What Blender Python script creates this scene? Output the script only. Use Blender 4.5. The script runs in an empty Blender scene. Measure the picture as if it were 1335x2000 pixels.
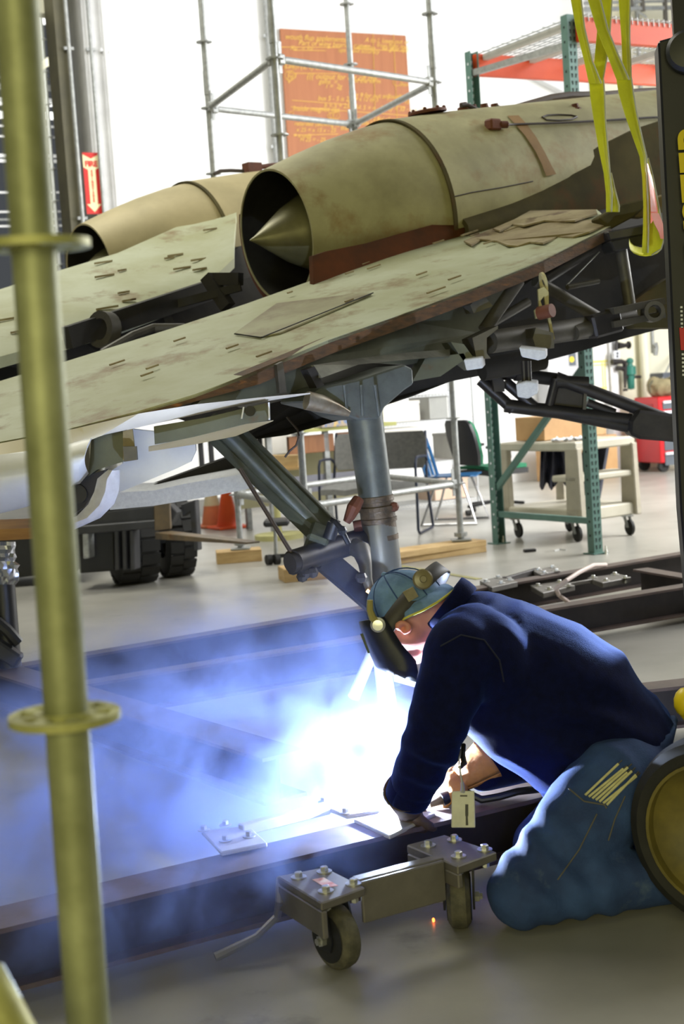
import bpy, bmesh, math, random
from mathutils import Vector, Matrix, noise
import numpy as np
random.seed(7)
SC = bpy.context.scene
COL = SC.collection
R = math.radians
# ------------------------------------------------------------------ camera
CAM_H, F_PX = 1.37, 2900.0
PITCH, ROLL = R(5.03), R(3.8)
_W = Vector((0, math.cos(PITCH), -math.sin(PITCH)))
_U = Vector((0, math.sin(PITCH), math.cos(PITCH)))
_X = Vector((1, 0, 0))
CX = _X * math.cos(ROLL) - _U * math.sin(ROLL)
CY = _X * math.sin(ROLL) + _U * math.cos(ROLL)
CAM_O = Vector((0, 0, CAM_H))
cam = bpy.data.cameras.new('camera')
cam.sensor_fit = 'VERTICAL'; cam.sensor_height = 36.0; cam.sensor_width = 24.0
cam.lens = F_PX / 2000 * 36
cam.clip_start = 0.05; cam.clip_end = 200
cam.dof.use_dof = True; cam.dof.focus_distance = 4.6; cam.dof.aperture_fstop = 5.0
camo = bpy.data.objects.new('camera', cam); COL.objects.link(camo)
camo.matrix_world = Matrix(((CX.x, CY.x, -_W.x, 0), (CX.y, CY.y, -_W.y, 0), (CX.z, CY.z, -_W.z, CAM_H), (0, 0, 0, 1)))
SC.camera = camo
# ------------------------------------------------------------------ world, lights, exposure
SC.view_settings.view_transform = 'Standard'; SC.view_settings.look = 'None'
SC.view_settings.gamma = 1.0; SC.view_settings.use_curve_mapping = False
SC.view_settings.exposure = 0.15
SC.cycles.use_denoising = True
SC.cycles.max_bounces = 6; SC.cycles.volume_bounces = 1
SC.cycles.sample_clamp_indirect = 6.0
SC.cycles.volume_step_rate = 2.0; SC.cycles.volume_max_steps = 256
wd = bpy.data.worlds.new('hall_light'); SC.world = wd; wd.use_nodes = True
wd.node_tree.nodes['Background'].inputs[0].default_value = (0.85, 0.92, 1.0, 1)
wd.node_tree.nodes['Background'].inputs[1].default_value = 0.07

def area(name, loc, target, sx, sy, power, col):
    l = bpy.data.lights.new(name, 'AREA'); l.shape = 'RECTANGLE'; l.size = sx; l.size_y = sy
    l.energy = power; l.color = col
    o = bpy.data.objects.new(name, l); COL.objects.link(o); o.location = loc
    o.rotation_euler = (Vector(target) - Vector(loc)).to_track_quat('-Z', 'Y').to_euler()
    return o
# daylight from high windows onto the back wall, hangar lamps over the aircraft, dim yellowish lamp near the camera
area('window_daylight_back', (1.0, 10.5, 8.5), (1.5, 17.0, 2.2), 14, 3.0, 330, (0.97, 0.98, 1.0))
area('window_daylight_side', (9.0, 11.0, 6.5), (1.5, 10.5, 0.5), 8, 4, 800, (0.97, 0.98, 1.0))
area('hangar_lamp_middle', (-3.2, 9.3, 8.0), (-0.3, 9.0, 0.0), 5, 3, 370, (1.0, 0.98, 0.84))
area('hangar_lamp_front', (-1.5, 0.5, 7.0), (0.2, 3.0, 0.0), 3, 3, 22, (1.0, 0.90, 0.24))
area('added_front_fill', (-1.0, -5.0, 2.4), (0.6, 6.5, 1.6), 5, 3.0, 275, (1.0, 0.94, 0.46))  # added fill behind the camera, lifts the surfaces facing it
sl_ = bpy.data.lights.new('added_rim_spot', 'SPOT'); sl_.energy = 14000; sl_.color = (0.38, 0.56, 1.0); sl_.spot_size = R(8.5); sl_.spot_blend = 1.0; sl_.shadow_soft_size = 0.25  # added spot, aimed to put a blue highlight on the welder's back
so_ = bpy.data.objects.new('added_rim_spot', sl_); COL.objects.link(so_); so_.location = (3.6, 8.3, 2.5)
so_.rotation_euler = (Vector((0.82, 3.92, 0.60)) - so_.location).to_track_quat('-Z', 'Y').to_euler()
area('open_door_right', (7.5, 13.0, 3.0), (2.4, 11.6, 0.0), 4, 3, 900, (1.0, 1.0, 0.98))
ARC = Vector((0.085, 4.06, 0.222))
# ------------------------------------------------------------------ helpers
def ray(px, py): return CX * ((px - 667.5) / F_PX) + CY * ((1000 - py) / F_PX) + _W
def at(px, py, d):
    """a place in the hall seen in direction (px,py), d metres down the hall"""
    v = ray(px, py); return CAM_O + v * (d / v.y)
def onz(px, py, z=0.0):
    v = ray(px, py); return CAM_O + v * ((z - CAM_H) / v.z)
def onplane(px, py, p0, n):
    v = ray(px, py); n = Vector(n); return CAM_O + v * ((Vector(p0) - CAM_O).dot(n) / v.dot(n))
def V(*a): return Vector(a)

class MB:
    def __init__(s): s.v = []; s.f = []
    def add(s, vs, fs):
        o = len(s.v); s.v += [Vector(v) for v in vs]; s.f += [tuple(i + o for i in f) for f in fs]; return s
    def hexa(s, p):   # 8 corners: bottom loop 4, top loop 4
        return s.add(p, [(3, 2, 1, 0), (4, 5, 6, 7), (0, 1, 5, 4), (1, 2, 6, 5), (2, 3, 7, 6), (3, 0, 4, 7)])
    def box(s, c, sx, sy, sz, M=None, rz=0):
        c = Vector(c); Rm = M if M is not None else Matrix.Rotation(rz, 3, 'Z')
        pts = [c + Rm @ Vector((x * sx / 2, y * sy / 2, z * sz / 2)) for z in (-1, 1) for x, y in ((-1, -1), (1, -1), (1, 1), (-1, 1))]
        return s.hexa(pts)
    def beam(s, a, b, w, h, up=(0, 0, 1)):   # rectangular bar from a to b (centre line)
        a, b = Vector(a), Vector(b); t = (b - a).normalized(); u = Vector(up)
        side = t.cross(u).normalized(); u = side.cross(t).normalized()
        pts = []
        for e in (a, b):
            pts += [e - side * w / 2 - u * h / 2, e + side * w / 2 - u * h / 2, e + side * w / 2 + u * h / 2, e - side * w / 2 + u * h / 2]
        return s.hexa(pts)
    def tube(s, a, b, r0, r1=None, n=16, cap=True):
        a, b = Vector(a), Vector(b); r1 = r0 if r1 is None else r1
        return s.lathe(a, b - a, [(0, r0), ((b - a).length, r1)], n, cap)
    def lathe(s, c, axis, prof, n=24, cap=True, closed=False):
        c = Vector(c); t = Vector(axis).normalized()
        u = t.orthogonal().normalized(); w = t.cross(u)
        o = len(s.v)
        for a, r in prof:
            for k in range(n):
                an = 2 * math.pi * k / n
                s.v.append(c + t * a + (u * math.cos(an) + w * math.sin(an)) * r)
        m = len(prof)
        for i in range(m - 1 + (1 if closed else 0)):
            for k in range(n):
                k2 = (k + 1) % n; i2 = (i + 1) % m
                s.f.append((o + i * n + k, o + i * n + k2, o + i2 * n + k2, o + i2 * n + k))
        if cap and not closed:
            s.f.append(tuple(o + k for k in reversed(range(n)))); s.f.append(tuple(o + (m - 1) * n + k for k in range(n)))
        return s
    def path(s, pts, r, n=8, cap=True, closed=False):
        pts = [Vector(p) for p in pts]; o = len(s.v); m = len(pts)
        ref = None
        for i, p in enumerate(pts):
            if closed: t = (pts[(i + 1) % m] - pts[i - 1]).normalized()
            else: t = (pts[min(i + 1, m - 1)] - pts[max(i - 1, 0)]).normalized()
            if ref is None: ref = t.orthogonal().normalized()
            ref = (ref - t * ref.dot(t)).normalized(); w = t.cross(ref)
            rr = r[i] if isinstance(r, (list, tuple)) else r
            for k in range(n):
                an = 2 * math.pi * k / n
                s.v.append(p + (ref * math.cos(an) + w * math.sin(an)) * rr)
        for i in range(m - 1 + (1 if closed else 0)):
            i2 = (i + 1) % m
            for k in range(n):
                k2 = (k + 1) % n
                s.f.append((o + i * n + k, o + i * n + k2, o + i2 * n + k2, o + i2 * n + k))
        if cap and not closed:
            s.f.append(tuple(o + k for k in reversed(range(n)))); s.f.append(tuple(o + (m - 1) * n + k for k in range(n)))
        return s
    def loft(s, rings, n=20, cap=True, power=2.0):
        """rings: (centre, u half-vector, v half-vector)"""
        o = len(s.v); m = len(rings)
        for c, u, v in rings:
            c, u, v = Vector(c), Vector(u), Vector(v)
            for k in range(n):
                an = 2 * math.pi * k / n; ca, sa = math.cos(an), math.sin(an)
                e = 2.0 / power
                s.v.append(c + u * (math.copysign(abs(ca) ** e, ca)) + v * (math.copysign(abs(sa) ** e, sa)))
        for i in range(m - 1):
            for k in range(n):
                k2 = (k + 1) % n
                s.f.append((o + i * n + k, o + i * n + k2, o + (i + 1) * n + k2, o + (i + 1) * n + k))
        if cap:
            s.f.append(tuple(o + k for k in reversed(range(n)))); s.f.append(tuple(o + (m - 1) * n + k for k in range(n)))
        return s
    def prism(s, pts, ext):
        pts = [Vector(p) for p in pts]; e = Vector(ext); n = len(pts); o = len(s.v)
        s.v += pts + [p + e for p in pts]
        s.f.append(tuple(o + k for k in reversed(range(n)))); s.f.append(tuple(o + n + k for k in range(n)))
        for k in range(n):
            k2 = (k + 1) % n; s.f.append((o + k, o + k2, o + n + k2, o + n + k))
        return s
    def grid(s, rows, thick=None):
        """rows: list of equal-length lists of points; thick: offset vector giving it a back side"""
        o = len(s.v); m = len(rows); n = len(rows[0])
        for r_ in rows: s.v += [Vector(p) for p in r_]
        for i in range(m - 1):
            for j in range(n - 1):
                s.f.append((o + i * n + j, o + i * n + j + 1, o + (i + 1) * n + j + 1, o + (i + 1) * n + j))
        if thick is not None:
            t = Vector(thick); q = len(s.v)
            for r_ in rows: s.v += [Vector(p) + t for p in r_]
            for i in range(m - 1):
                for j in range(n - 1):
                    s.f.append((q + (i + 1) * n + j, q + (i + 1) * n + j + 1, q + i * n + j + 1, q + i * n + j))
            def edge(lst):
                for a, b in zip(lst, lst[1:]): s.f.append((o + a, q + a, q + b, o + b))
            edge([j for j in range(n)]); edge([(m - 1) * n + j for j in reversed(range(n))])
            edge([i * n for i in reversed(range(m))]); edge([i * n + n - 1 for i in range(m)])
        return s
    def ball(s, c, r, n=12, sc=(1, 1, 1), M=None):
        c = Vector(c); o = len(s.v); m = n // 2
        for i in range(1, m):
            ph = math.pi * i / m
            for k in range(n):
                an = 2 * math.pi * k / n
                q = Vector((math.sin(ph) * math.cos(an) * sc[0], math.sin(ph) * math.sin(an) * sc[1], math.cos(ph) * sc[2])) * r
                s.v.append(c + (M @ q if M is not None else q))
        for q in ((0, 0, r * sc[2]), (0, 0, -r * sc[2])):
            q = Vector(q); s.v.append(c + (M @ q if M is not None else q))
        T = o + (m - 1) * n
        for i in range(m - 2):
            for k in range(n):
                k2 = (k + 1) % n
                s.f.append((o + i * n + k, o + (i + 1) * n + k, o + (i + 1) * n + k2, o + i * n + k2))
        for k in range(n):
            k2 = (k + 1) % n
            s.f.append((T, o + k, o + k2)); s.f.append((T + 1, o + (m - 2) * n + k2, o + (m - 2) * n + k))
        return s

BASE = {}
def mkmesh(name, mb, base, m, smooth=None, bevel=0.0):
    me = bpy.data.meshes.new(name)
    me.from_pydata([tuple(v - base) for v in mb.v], [], mb.f)
    bm = bmesh.new(); bm.from_mesh(me)
    bmesh.ops.recalc_face_normals(bm, faces=bm.faces)
    if bevel:
        es = [e for e in bm.edges if len(e.link_faces) == 2 and e.calc_face_angle(0) > 0.7]
        bmesh.ops.bevel(bm, geom=es, offset=bevel, segments=1, affect='EDGES', clamp_overlap=True)
    if smooth is not None:
        for f in bm.faces: f.smooth = True
        for e in bm.edges:
            if len(e.link_faces) == 2 and e.calc_face_angle(0) > smooth: e.smooth = False
    bm.to_mesh(me); bm.free()
    if m: me.materials.append(m)
    return me
def obj(name, mb, m, parent=None, smooth=0.6, base=None, bevel=0.0):
    """links MB as ONE mesh object; coordinates are in the hall, a part is stored relative to its thing's base"""
    b = BASE[parent.name] if parent else Vector(base) if base is not None else Vector((0, 0, 0))
    o = bpy.data.objects.new(name, mkmesh(name, mb, b, m, smooth, bevel)); COL.objects.link(o)
    if parent: o.parent = parent
    else: o.location = b
    BASE[o.name] = b
    return o
def tag(o, label, cat, group=None, kind=None):
    o['label'] = label; o['category'] = cat
    if group: o['group'] = group
    if kind: o['kind'] = kind
    return o
def thing(name, label, cat, loc=(0, 0, 0), group=None):
    o = bpy.data.objects.new(name, None); COL.objects.link(o); o.location = loc; o.empty_display_size = 0.1
    BASE[o.name] = Vector(loc); return tag(o, label, cat, group)
def struct(name, mb, m, parent=None, smooth=0.6):
    o = obj(name, mb, m, parent, smooth)
    if not parent: o['kind'] = 'structure'
    return o
def dup(root, loc, rz=0.0, label=None, group=None):
    r = root.copy(); COL.objects.link(r); r.location = loc; r.rotation_euler = (0, 0, rz)
    if label: r['label'] = label
    if group: r['group'] = group
    for ch in list(root.children):
        c = ch.copy(); COL.objects.link(c); c.parent = r
        for g in list(ch.children):
            d = g.copy(); COL.objects.link(d); d.parent = c
    BASE[r.name] = Vector(loc)
    return r
def text(name, body, size, m, parent, origin, right, up, shear=0.0, ext=0.0, align='LEFT', space=1.0, bold=0.0):
    cu = bpy.data.curves.new(name, 'FONT'); cu.body = body; cu.size = size; cu.extrude = ext; cu.shear = shear
    cu.align_x = align; cu.offset = bold; cu.space_character = space
    cu.materials.append(m)
    t_ = bpy.data.objects.new(name, cu); COL.objects.link(t_)
    me = bpy.data.meshes.new_from_object(t_.evaluated_get(bpy.context.evaluated_depsgraph_get()))
    bpy.data.objects.remove(t_); o = bpy.data.objects.new(name, me); COL.objects.link(o)
    rt = Vector(right).normalized(); n = rt.cross(Vector(up)).normalized(); u = n.cross(rt)
    M = Matrix((rt, u, n)).transposed().to_4x4(); 
    b = BASE[parent.name]; M.translation = Vector(origin) - b
    o.parent = parent; o.matrix_local = M; BASE[o.name] = b
    return o
from mathutils.bvhtree import BVHTree
_BVH = {}
def surf(o, px, py, off=0.004):
    """where a line of sight meets a part already built, lifted off its surface"""
    b = BASE[o.name]
    if o.name not in _BVH: _BVH[o.name] = BVHTree.FromPolygons([x.co + b for x in o.data.vertices], [tuple(p.vertices) for p in o.data.polygons])
    h = _BVH[o.name].ray_cast(CAM_O, ray(px, py).normalized())
    return None if h[0] is None else h[0] - ray(px, py).normalized() * off
# ------------------------------------------------------------------ materials
MATS = {}
def mat(name, c1, c2=None, scale=6.0, rough=0.5, metal=0.0, bump=0.0, spots=None, spot_scale=3.0, spot_lo=0.56, spot_hi=0.66, stretch=(1, 1, 1), detail=6.0, emit=None, bscale=None):
    m = bpy.data.materials.new(name); m.use_nodes = True
    nt = m.node_tree; N = nt.nodes; L = nt.links; b = N['Principled BSDF']
    b.inputs['Roughness'].default_value = rough; b.inputs['Metallic'].default_value = metal
    b.inputs['Base Color'].default_value = (*c1, 1)
    tc = N.new('ShaderNodeTexCoord'); mp = N.new('ShaderNodeMapping'); mp.inputs['Scale'].default_value = stretch
    L.new(tc.outputs['Object'], mp.inputs[0])
    out = None
    if c2 is not None:
        n = N.new('ShaderNodeTexNoise'); n.inputs['Scale'].default_value = scale; n.inputs['Detail'].default_value = detail
        n.inputs['Roughness'].default_value = 0.62
        L.new(mp.outputs[0], n.inputs['Vector'])
        r = N.new('ShaderNodeMapRange'); r.inputs[1].default_value = 0.34; r.inputs[2].default_value = 0.66
        L.new(n.outputs['Fac'], r.inputs[0])
        mx = N.new('ShaderNodeMix'); mx.data_type = 'RGBA'
        mx.inputs[6].default_value = (*c1, 1); mx.inputs[7].default_value = (*c2, 1)
        L.new(r.outputs[0], mx.inputs[0]); out = mx.outputs[2]
        if spots is not None:
            n2 = N.new('ShaderNodeTexNoise'); n2.inputs['Scale'].default_value = spot_scale; n2.inputs['Detail'].default_value = 8
            n2.inputs['Roughness'].default_value = 0.65; L.new(mp.outputs[0], n2.inputs['Vector'])
            r2 = N.new('ShaderNodeMapRange'); r2.inputs[1].default_value = spot_lo; r2.inputs[2].default_value = spot_hi
            L.new(n2.outputs['Fac'], r2.inputs[0])
            m2 = N.new('ShaderNodeMix'); m2.data_type = 'RGBA'; m2.inputs[7].default_value = (*spots, 1)
            L.new(r2.outputs[0], m2.inputs[0]); L.new(out, m2.inputs[6]); out = m2.outputs[2]
        L.new(out, b.inputs['Base Color'])
    if bump:
        n3 = N.new('ShaderNodeTexNoise'); n3.inputs['Scale'].default_value = bscale or scale * 3; n3.inputs['Detail'].default_value = 6
        L.new(mp.outputs[0], n3.inputs['Vector'])
        bp = N.new('ShaderNodeBump'); bp.inputs['Strength'].default_value = bump; bp.inputs['Distance'].default_value = 0.02
        L.new(n3.outputs['Fac'], bp.inputs['Height']); L.new(bp.outputs[0], b.inputs['Normal'])
    if emit:
        b.inputs['Emission Color'].default_value = (*emit[:3], 1); b.inputs['Emission Strength'].default_value = emit[3]
    MATS[name] = m; return m
def srgb(r, g, b):
    f = lambda c: ((c / 255 + 0.055) / 1.055) ** 2.4 if c > 10 else c / 255 / 12.92
    return (f(r), f(g), f(b))
M_floor = mat('concrete_floor', srgb(166, 163, 154), srgb(142, 140, 132), 1.3, 0.33, 0, 0.04, srgb(112, 110, 104), 2.2, 0.60, 0.72)
M_wall = mat('white_painted_wall', srgb(240, 240, 238), srgb(232, 232, 230), 0.8, 0.7)
M_cream = mat('cream_painted_wall', srgb(236, 232, 208), srgb(228, 224, 200), 0.8, 0.6)
M_column = mat('white_column_paint', srgb(226, 226, 226), srgb(205, 205, 206), 3, 0.5)
M_olive = mat('olive_door_edge', srgb(92, 88, 66), srgb(78, 75, 58), 4, 0.6)
M_galv = mat('galvanised_steel', srgb(176, 178, 176), srgb(148, 150, 148), 25, 0.5, 0.45)
M_pole = mat('olive_scaffold_tube', srgb(152, 155, 116), srgb(116, 119, 80), 9, 0.5, 0.25, 0.0, srgb(140, 122, 62), 6, 0.60, 0.72)
M_rosette = mat('olive_rosette', srgb(176, 176, 112), srgb(140, 138, 82), 20, 0.5, 0.2)
M_engine = mat('weathered_engine_skin', srgb(172, 166, 124), srgb(140, 134, 96), 3.2, 0.55, 0.15, 0.04, srgb(136, 108, 60), 2.6, 0.54, 0.70)
M_engine_far = mat('tan_engine_skin', srgb(178, 164, 122), srgb(158, 146, 106), 3.0, 0.55, 0.1)
M_dark = mat('dark_metal', srgb(44, 42, 38), srgb(30, 28, 26), 8, 0.6, 0.2)  # plain dark tone for nozzle lining, panel gap and hole discs
M_cone = mat('bare_exhaust_cone', srgb(124, 120, 84), srgb(96, 92, 62), 6, 0.4, 0.3)  # cone colour darkened to hold the shade inside the nozzle
M_rust = mat('rust_brown_steel', srgb(112, 62, 38), srgb(78, 46, 32), 7, 0.7, 0.1, 0.1)
M_fairing = mat('grey_green_fairing', srgb(88, 80, 50), srgb(66, 61, 42), 3, 0.55, 0.1, 0, srgb(92, 66, 42), 2.2, 0.56, 0.70)
M_deck = mat('flaking_sage_paint', srgb(174, 178, 150), srgb(152, 152, 112), 2.2, 0.6, 0, 0.08, srgb(120, 98, 58), 3.4, 0.53, 0.68, detail=9)
M_ruststrip = mat('rusty_fairing_strip', srgb(92, 52, 28), srgb(60, 42, 28), 4, 0.6, 0.1)
M_deckedge = mat('bare_plywood_edge', srgb(104, 74, 46), srgb(66, 52, 38), 14, 0.8, 0, 0.2, srgb(140, 92, 48), 9, 0.6, 0.7, stretch=(1, 1, 4))
M_ply = mat('delaminated_plywood', srgb(150, 138, 102), srgb(118, 102, 70), 5, 0.8, 0, 0.15, srgb(92, 72, 44), 6, 0.56, 0.66)
M_spar = mat('grey_green_spar', srgb(98, 100, 82), srgb(78, 80, 66), 4, 0.55, 0.2, 0.03, srgb(92, 64, 40), 4, 0.60, 0.70)
M_under = mat('shaded_belly', srgb(52, 48, 42), srgb(36, 34, 30), 5, 0.75, 0.1, 0.1)  # dark colour stands in for shade under the belly and in its bays
M_tube = mat('grey_painted_tube', srgb(92, 88, 78), srgb(74, 70, 62), 10, 0.5, 0.3)
M_tubedark = mat('dark_painted_tube', srgb(62, 58, 56), srgb(46, 44, 44), 10, 0.42, 0.3)
M_gear = mat('blue_grey_gear_leg', srgb(110, 115, 112), srgb(82, 86, 82), 7, 0.42, 0.35, 0.03, srgb(98, 58, 38), 5, 0.60, 0.70)
M_gearlow = mat('grey_lower_leg', srgb(116, 115, 108), srgb(104, 104, 98), 6, 0.42, 0.3)
M_brace = mat('grey_green_brace', srgb(88, 92, 76), srgb(64, 67, 54), 9, 0.5, 0.2, 0.03)
M_white = mat('white_aircraft_paint', srgb(226, 226, 224), srgb(206, 206, 206), 3, 0.35, 0, 0.03, srgb(176, 170, 164), 9, 0.62, 0.7)
M_cream_white = mat('white_lower_skin', srgb(236, 228, 212), srgb(222, 212, 190), 3, 0.45, 0, 0.02)
M_foam = mat('white_foam', srgb(232, 234, 240), srgb(216, 218, 226), 60, 0.8, 0, 0.15)
for m_ in (M_fairing, M_ruststrip):
    b_ = m_.node_tree.nodes['Principled BSDF']; b_.inputs['Specular IOR Level'].default_value = .12; b_.inputs['Roughness'].default_value = .85; b_.inputs['Metallic'].default_value = 0
M_steel = mat('brown_mill_steel', srgb(104, 88, 80), srgb(80, 68, 64), 6, 0.5, 0.25, 0.05)
M_steelweb = mat('dark_mill_steel', srgb(58, 52, 50), srgb(44, 40, 40), 6, 0.55, 0.25)
M_plate = mat('grey_caster_plate', srgb(120, 116, 110), srgb(100, 96, 92), 8, 0.45, 0.3)
M_zinc = mat('zinc_bolt', srgb(200, 200, 196), None, rough=0.3, metal=0.8)
M_rubber = mat('black_rubber', srgb(40, 39, 37), srgb(28, 28, 27), 12, 0.7)
M_tread = mat('worn_caster_tread', srgb(96, 92, 76), srgb(66, 64, 54), 30, 0.7)
M_black = mat('black_paint', srgb(30, 30, 31), srgb(22, 22, 23), 8, 0.45)
M_bronze = mat('brown_wire', srgb(60, 48, 40), None, rough=0.5)
# ================================================================== the hall
UB = V(math.cos(R(27.5)), math.sin(R(27.5)), 0)      # along the back wall
VB = V(-math.sin(R(27.5)), math.cos(R(27.5)), 0)     # into the wall
W0 = V(-0.68, 16.7, 0)                                # a point of the wall line
def bw(u, v=0.0, z=0.0): return W0 + UB * u + VB * v + V(0, 0, z)
def wu(px, py, v=0.0):   # u along the wall for a viewing direction
    p = onplane(px, py, bw(0, v), VB); return (p - W0).dot(UB), p.z
m = MB(); m.grid([[V(-26, -6, 0), V(26, -6, 0)], [V(-26, 46, 0), V(26, 46, 0)]], V(0, 0, -0.2))
floor = struct('floor', m, M_floor)
u_op, _ = wu(146, 300)                                # left end of the wall at the opening
u_crm, _ = wu(1185, 720)
WH = 9.0
m = MB(); m.box(bw((u_op + 0.1 + u_crm) / 2, 0.1, WH / 2), u_crm - u_op - 0.1, 0.2, WH, rz=R(27.5))
wall_back = struct('wall_back', m, M_wall)
m = MB(); m.box(bw(u_crm + 5.0, 0.1, WH / 2), 10.0, 0.2, WH, rz=R(27.5)); struct('wall_back_right', m, M_cream)
m = MB(); m.box(bw((0.5 + u_op) / 2 + 0.6, -0.02, 0.09), 6.0, 0.04, 0.18, rz=R(27.5)); struct('baseboard_back', m, mat('grey_baseboard', srgb(150, 148, 142), srgb(130, 128, 124), 4, 0.6))
# column at the opening, with conduits
u0, _ = wu(146, 100); u1, _ = wu(197, 100)
m = MB(); m.box(bw((u0 + u1) / 2, -0.15, WH / 2), (u1 - u0), 0.3, WH, rz=R(27.5)); col_w = struct('column_white', m, M_column, smooth=None)
for px, r, mt in ((129, .02, M_galv), (172, .018, M_galv), (199, .02, M_column)):
    uu, _ = wu(px + 6, 100, -0.34); m = MB(); m.tube(bw(uu, -0.34, 0), bw(uu, -0.34, WH), r, n=10)
    for z in (1.6, 3.2, 4.9, 6.6): m.box(bw(uu, -0.33, z), 0.1, 0.03, 0.03, rz=R(27.5))
    obj('conduit', m, mt, col_w)
ua, _ = wu(100, 250); ub_, _ = wu(131, 250)
ut0, _ = wu(111, 100, -.3); ut1, _ = wu(134, 100, -.3)
m = MB(); m.box(bw((ut0 + ut1) / 2, -.15, WH / 2), ut1 - ut0, 0.3, WH, rz=R(27.5)); struct('trim_1', m, M_olive)
m = MB(); m.box(bw(u0 - 2.2, 0.25, 6.3), 4.4, 0.5, 1.6, rz=R(27.5))
zt = wu(90, 26)[1]
lint = MB().box(bw(u0 - 2.3, 0.1, zt + 1.2), 4.4, 0.2, 2.4, rz=R(27.5)); struct('trim_2', lint, M_cream)
m = MB(); m.box(bw(u0 - 6.3, 0.1, WH / 2), 4.0, 0.2, WH, rz=R(27.5)); struct('wall_left', m, M_wall)
# the next hall seen through the opening
FW = bw(u0, 12.0)
m = MB(); rows = []
for i in range(121):
    a = -9 + i * 0.09; d = 0.03 if i % 2 else 0.0
    rows.append([FW + UB * a + VB * d, FW + UB * a + VB * d + V(0, 0, 3.4)])
m.grid(rows, VB * 0.1); struct('wall_far', m, mat('corrugated_grey', srgb(120, 118, 108), srgb(104, 102, 94), 2, 0.5), smooth=None)
rows = []
for i in range(121):
    a = -9 + i * 0.09; d = 0.03 if i % 2 else 0.0
    rows.append([FW + UB * a + VB * (d - 1.2) + V(0, 0, 6.4), FW + UB * a + VB * (d + 0.6) + V(0, 0, 7.9)])
m = MB(); m.grid(rows, V(0, 0, 0.08)); struct('wall_far_2', m, mat('corrugated_cream', srgb(214, 208, 170), srgb(190, 184, 150), 2, 0.5), smooth=None)
m = MB(); m.box(FW + UB * -4.5 + VB * 0.4 + V(0, 0, 4.9), 9, 0.1, 3.0, rz=R(27.5)); struct('wall_far_3', m, mat('dark_far_wall', srgb(66, 64, 60), srgb(52, 50, 48), 2, 0.7))
area('window_daylight_next_hall', bw(u0 - 2, 5, 8), FW + V(0, 0, 3), 5, 3, 900, (1, 1, 0.95))
# ================================================================== steel dolly frame on casters
frame = thing('steel_dolly_frame', 'low welded dolly frame of brown steel channels under the aircraft, on rubber casters', 'dolly frame', (0, 4.5, 0))
TOPZ, BOTZ = 0.19, 0.035
def channel(pa, pb, w=0.15, t=0.012, ztop=TOPZ, zbot=BOTZ, z_by=None):
    """channel whose front top edge runs from sight pa to sight pb"""
    a = onz(*pa, ztop); b = onz(*pb, ztop); d = (b - a).normalized(); s = V(-d.y, d.x, 0)
    if s.y < 0: s = -s
    o = V(0, 0, 0); mm = MB()
    up = V(0, 0, 1)
    def slab(off0, off1, z0, z1, mbx):
        mbx.hexa([a + s * off0 + up * (z0 - ztop), b + s * off0 + up * (z0 - ztop), b + s * off1 + up * (z0 - ztop), a + s * off1 + up * (z0 - ztop),
                  a + s * off0 + up * (z1 - ztop), b + s * off0 + up * (z1 - ztop), b + s * off1 + up * (z1 - ztop), a + s * off1 + up * (z1 - ztop)])
    fl = MB(); slab(0, w, ztop - t, ztop, fl); slab(0, w, zbot, zbot + t, fl)
    wb = MB(); slab(0.05, 0.062, zbot + t, ztop - t, wb)
    r = obj('beam', fl, M_steel, frame, None); obj('web', wb, M_steelweb, r, None)
    return a, b, d, s
NB = channel((-260, 1878), (1500, 1449), 0.15)
channel((-60, 1301), (512, 1482), 0.16)
channel((-120, 1330), (1480, 1057), 0.10)
channel((150, 1340), (1480, 1123), 0.10)
channel((1010, 1375), (1500, 1321), 0.12)
channel((1235, 1112), (1400, 1140), 0.10)
# the weld plates and rod lying on the near beam
def plate4(px, z, t, mt=M_plate, parent=frame, name='mounting_plate'):
    p = [onz(*q, z) for q in px]; m = MB(); m.prism([q - V(0, 0, t) for q in p], V(0, 0, t)); return obj(name, m, mt, parent, None, bevel=0.003), p
def bolt(p, parent, r=0.010, below=0.0):
    m = MB(); a = random.random()
    m.lathe(p, (0, 0, 1), [(0, r * 1.75), (0.003, r * 1.75), (0.0031, r), (0.012, r), (0.014, r * 0.8)], 6)
    m.lathe(p, (0, 0, 1), [(0.0, r * 1.9), (0.0028, r * 1.9)], 14)
    if below: m.tube(p - V(0, 0, below), p, r * 0.55, n=8); m.lathe(p - V(0, 0, below), (0, 0, 1), [(0.003, r * .95), (0.016, r * .95)], 6)
    return obj('bolt', m, M_zinc, parent, 0.5)
def rod(pa, pb, w, h, parent=frame, name='tie_bar', mt=M_plate):
    return obj(name, MB().beam(pa, pb, w, h), mt, parent, None, bevel=0.003)
M_arclit = mat('arc_lit_plate', srgb(206, 204, 200), srgb(188, 186, 182), 9, .45, .2)  # pale copy of the plate colour, imitates glare from the arc
pl, pp = plate4([(392, 1622), (486, 1612), (522, 1646), (432, 1664)], 0.205, 0.012, M_arclit)
for q in ((398, 1622), (440, 1612), (486, 1634), (440, 1642)): bolt(onz(*q, 0.206), pl, 0.009)
pl, pp = plate4([(622, 1570), (682, 1559), (742, 1582), (676, 1592)], 0.205, 0.012, M_arclit)
for q in ((632, 1567), (674, 1588)): bolt(onz(*q, 0.206), pl, 0.009)
rod(onz(470, 1621, 0.204), onz(640, 1578, 0.204), 0.03, 0.03, mt=M_arclit)
pl, pp = plate4([(690, 1600), (790, 1560), (850, 1588), (760, 1632)], 0.198, 0.012, M_arclit, name='weld_plate')
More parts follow.
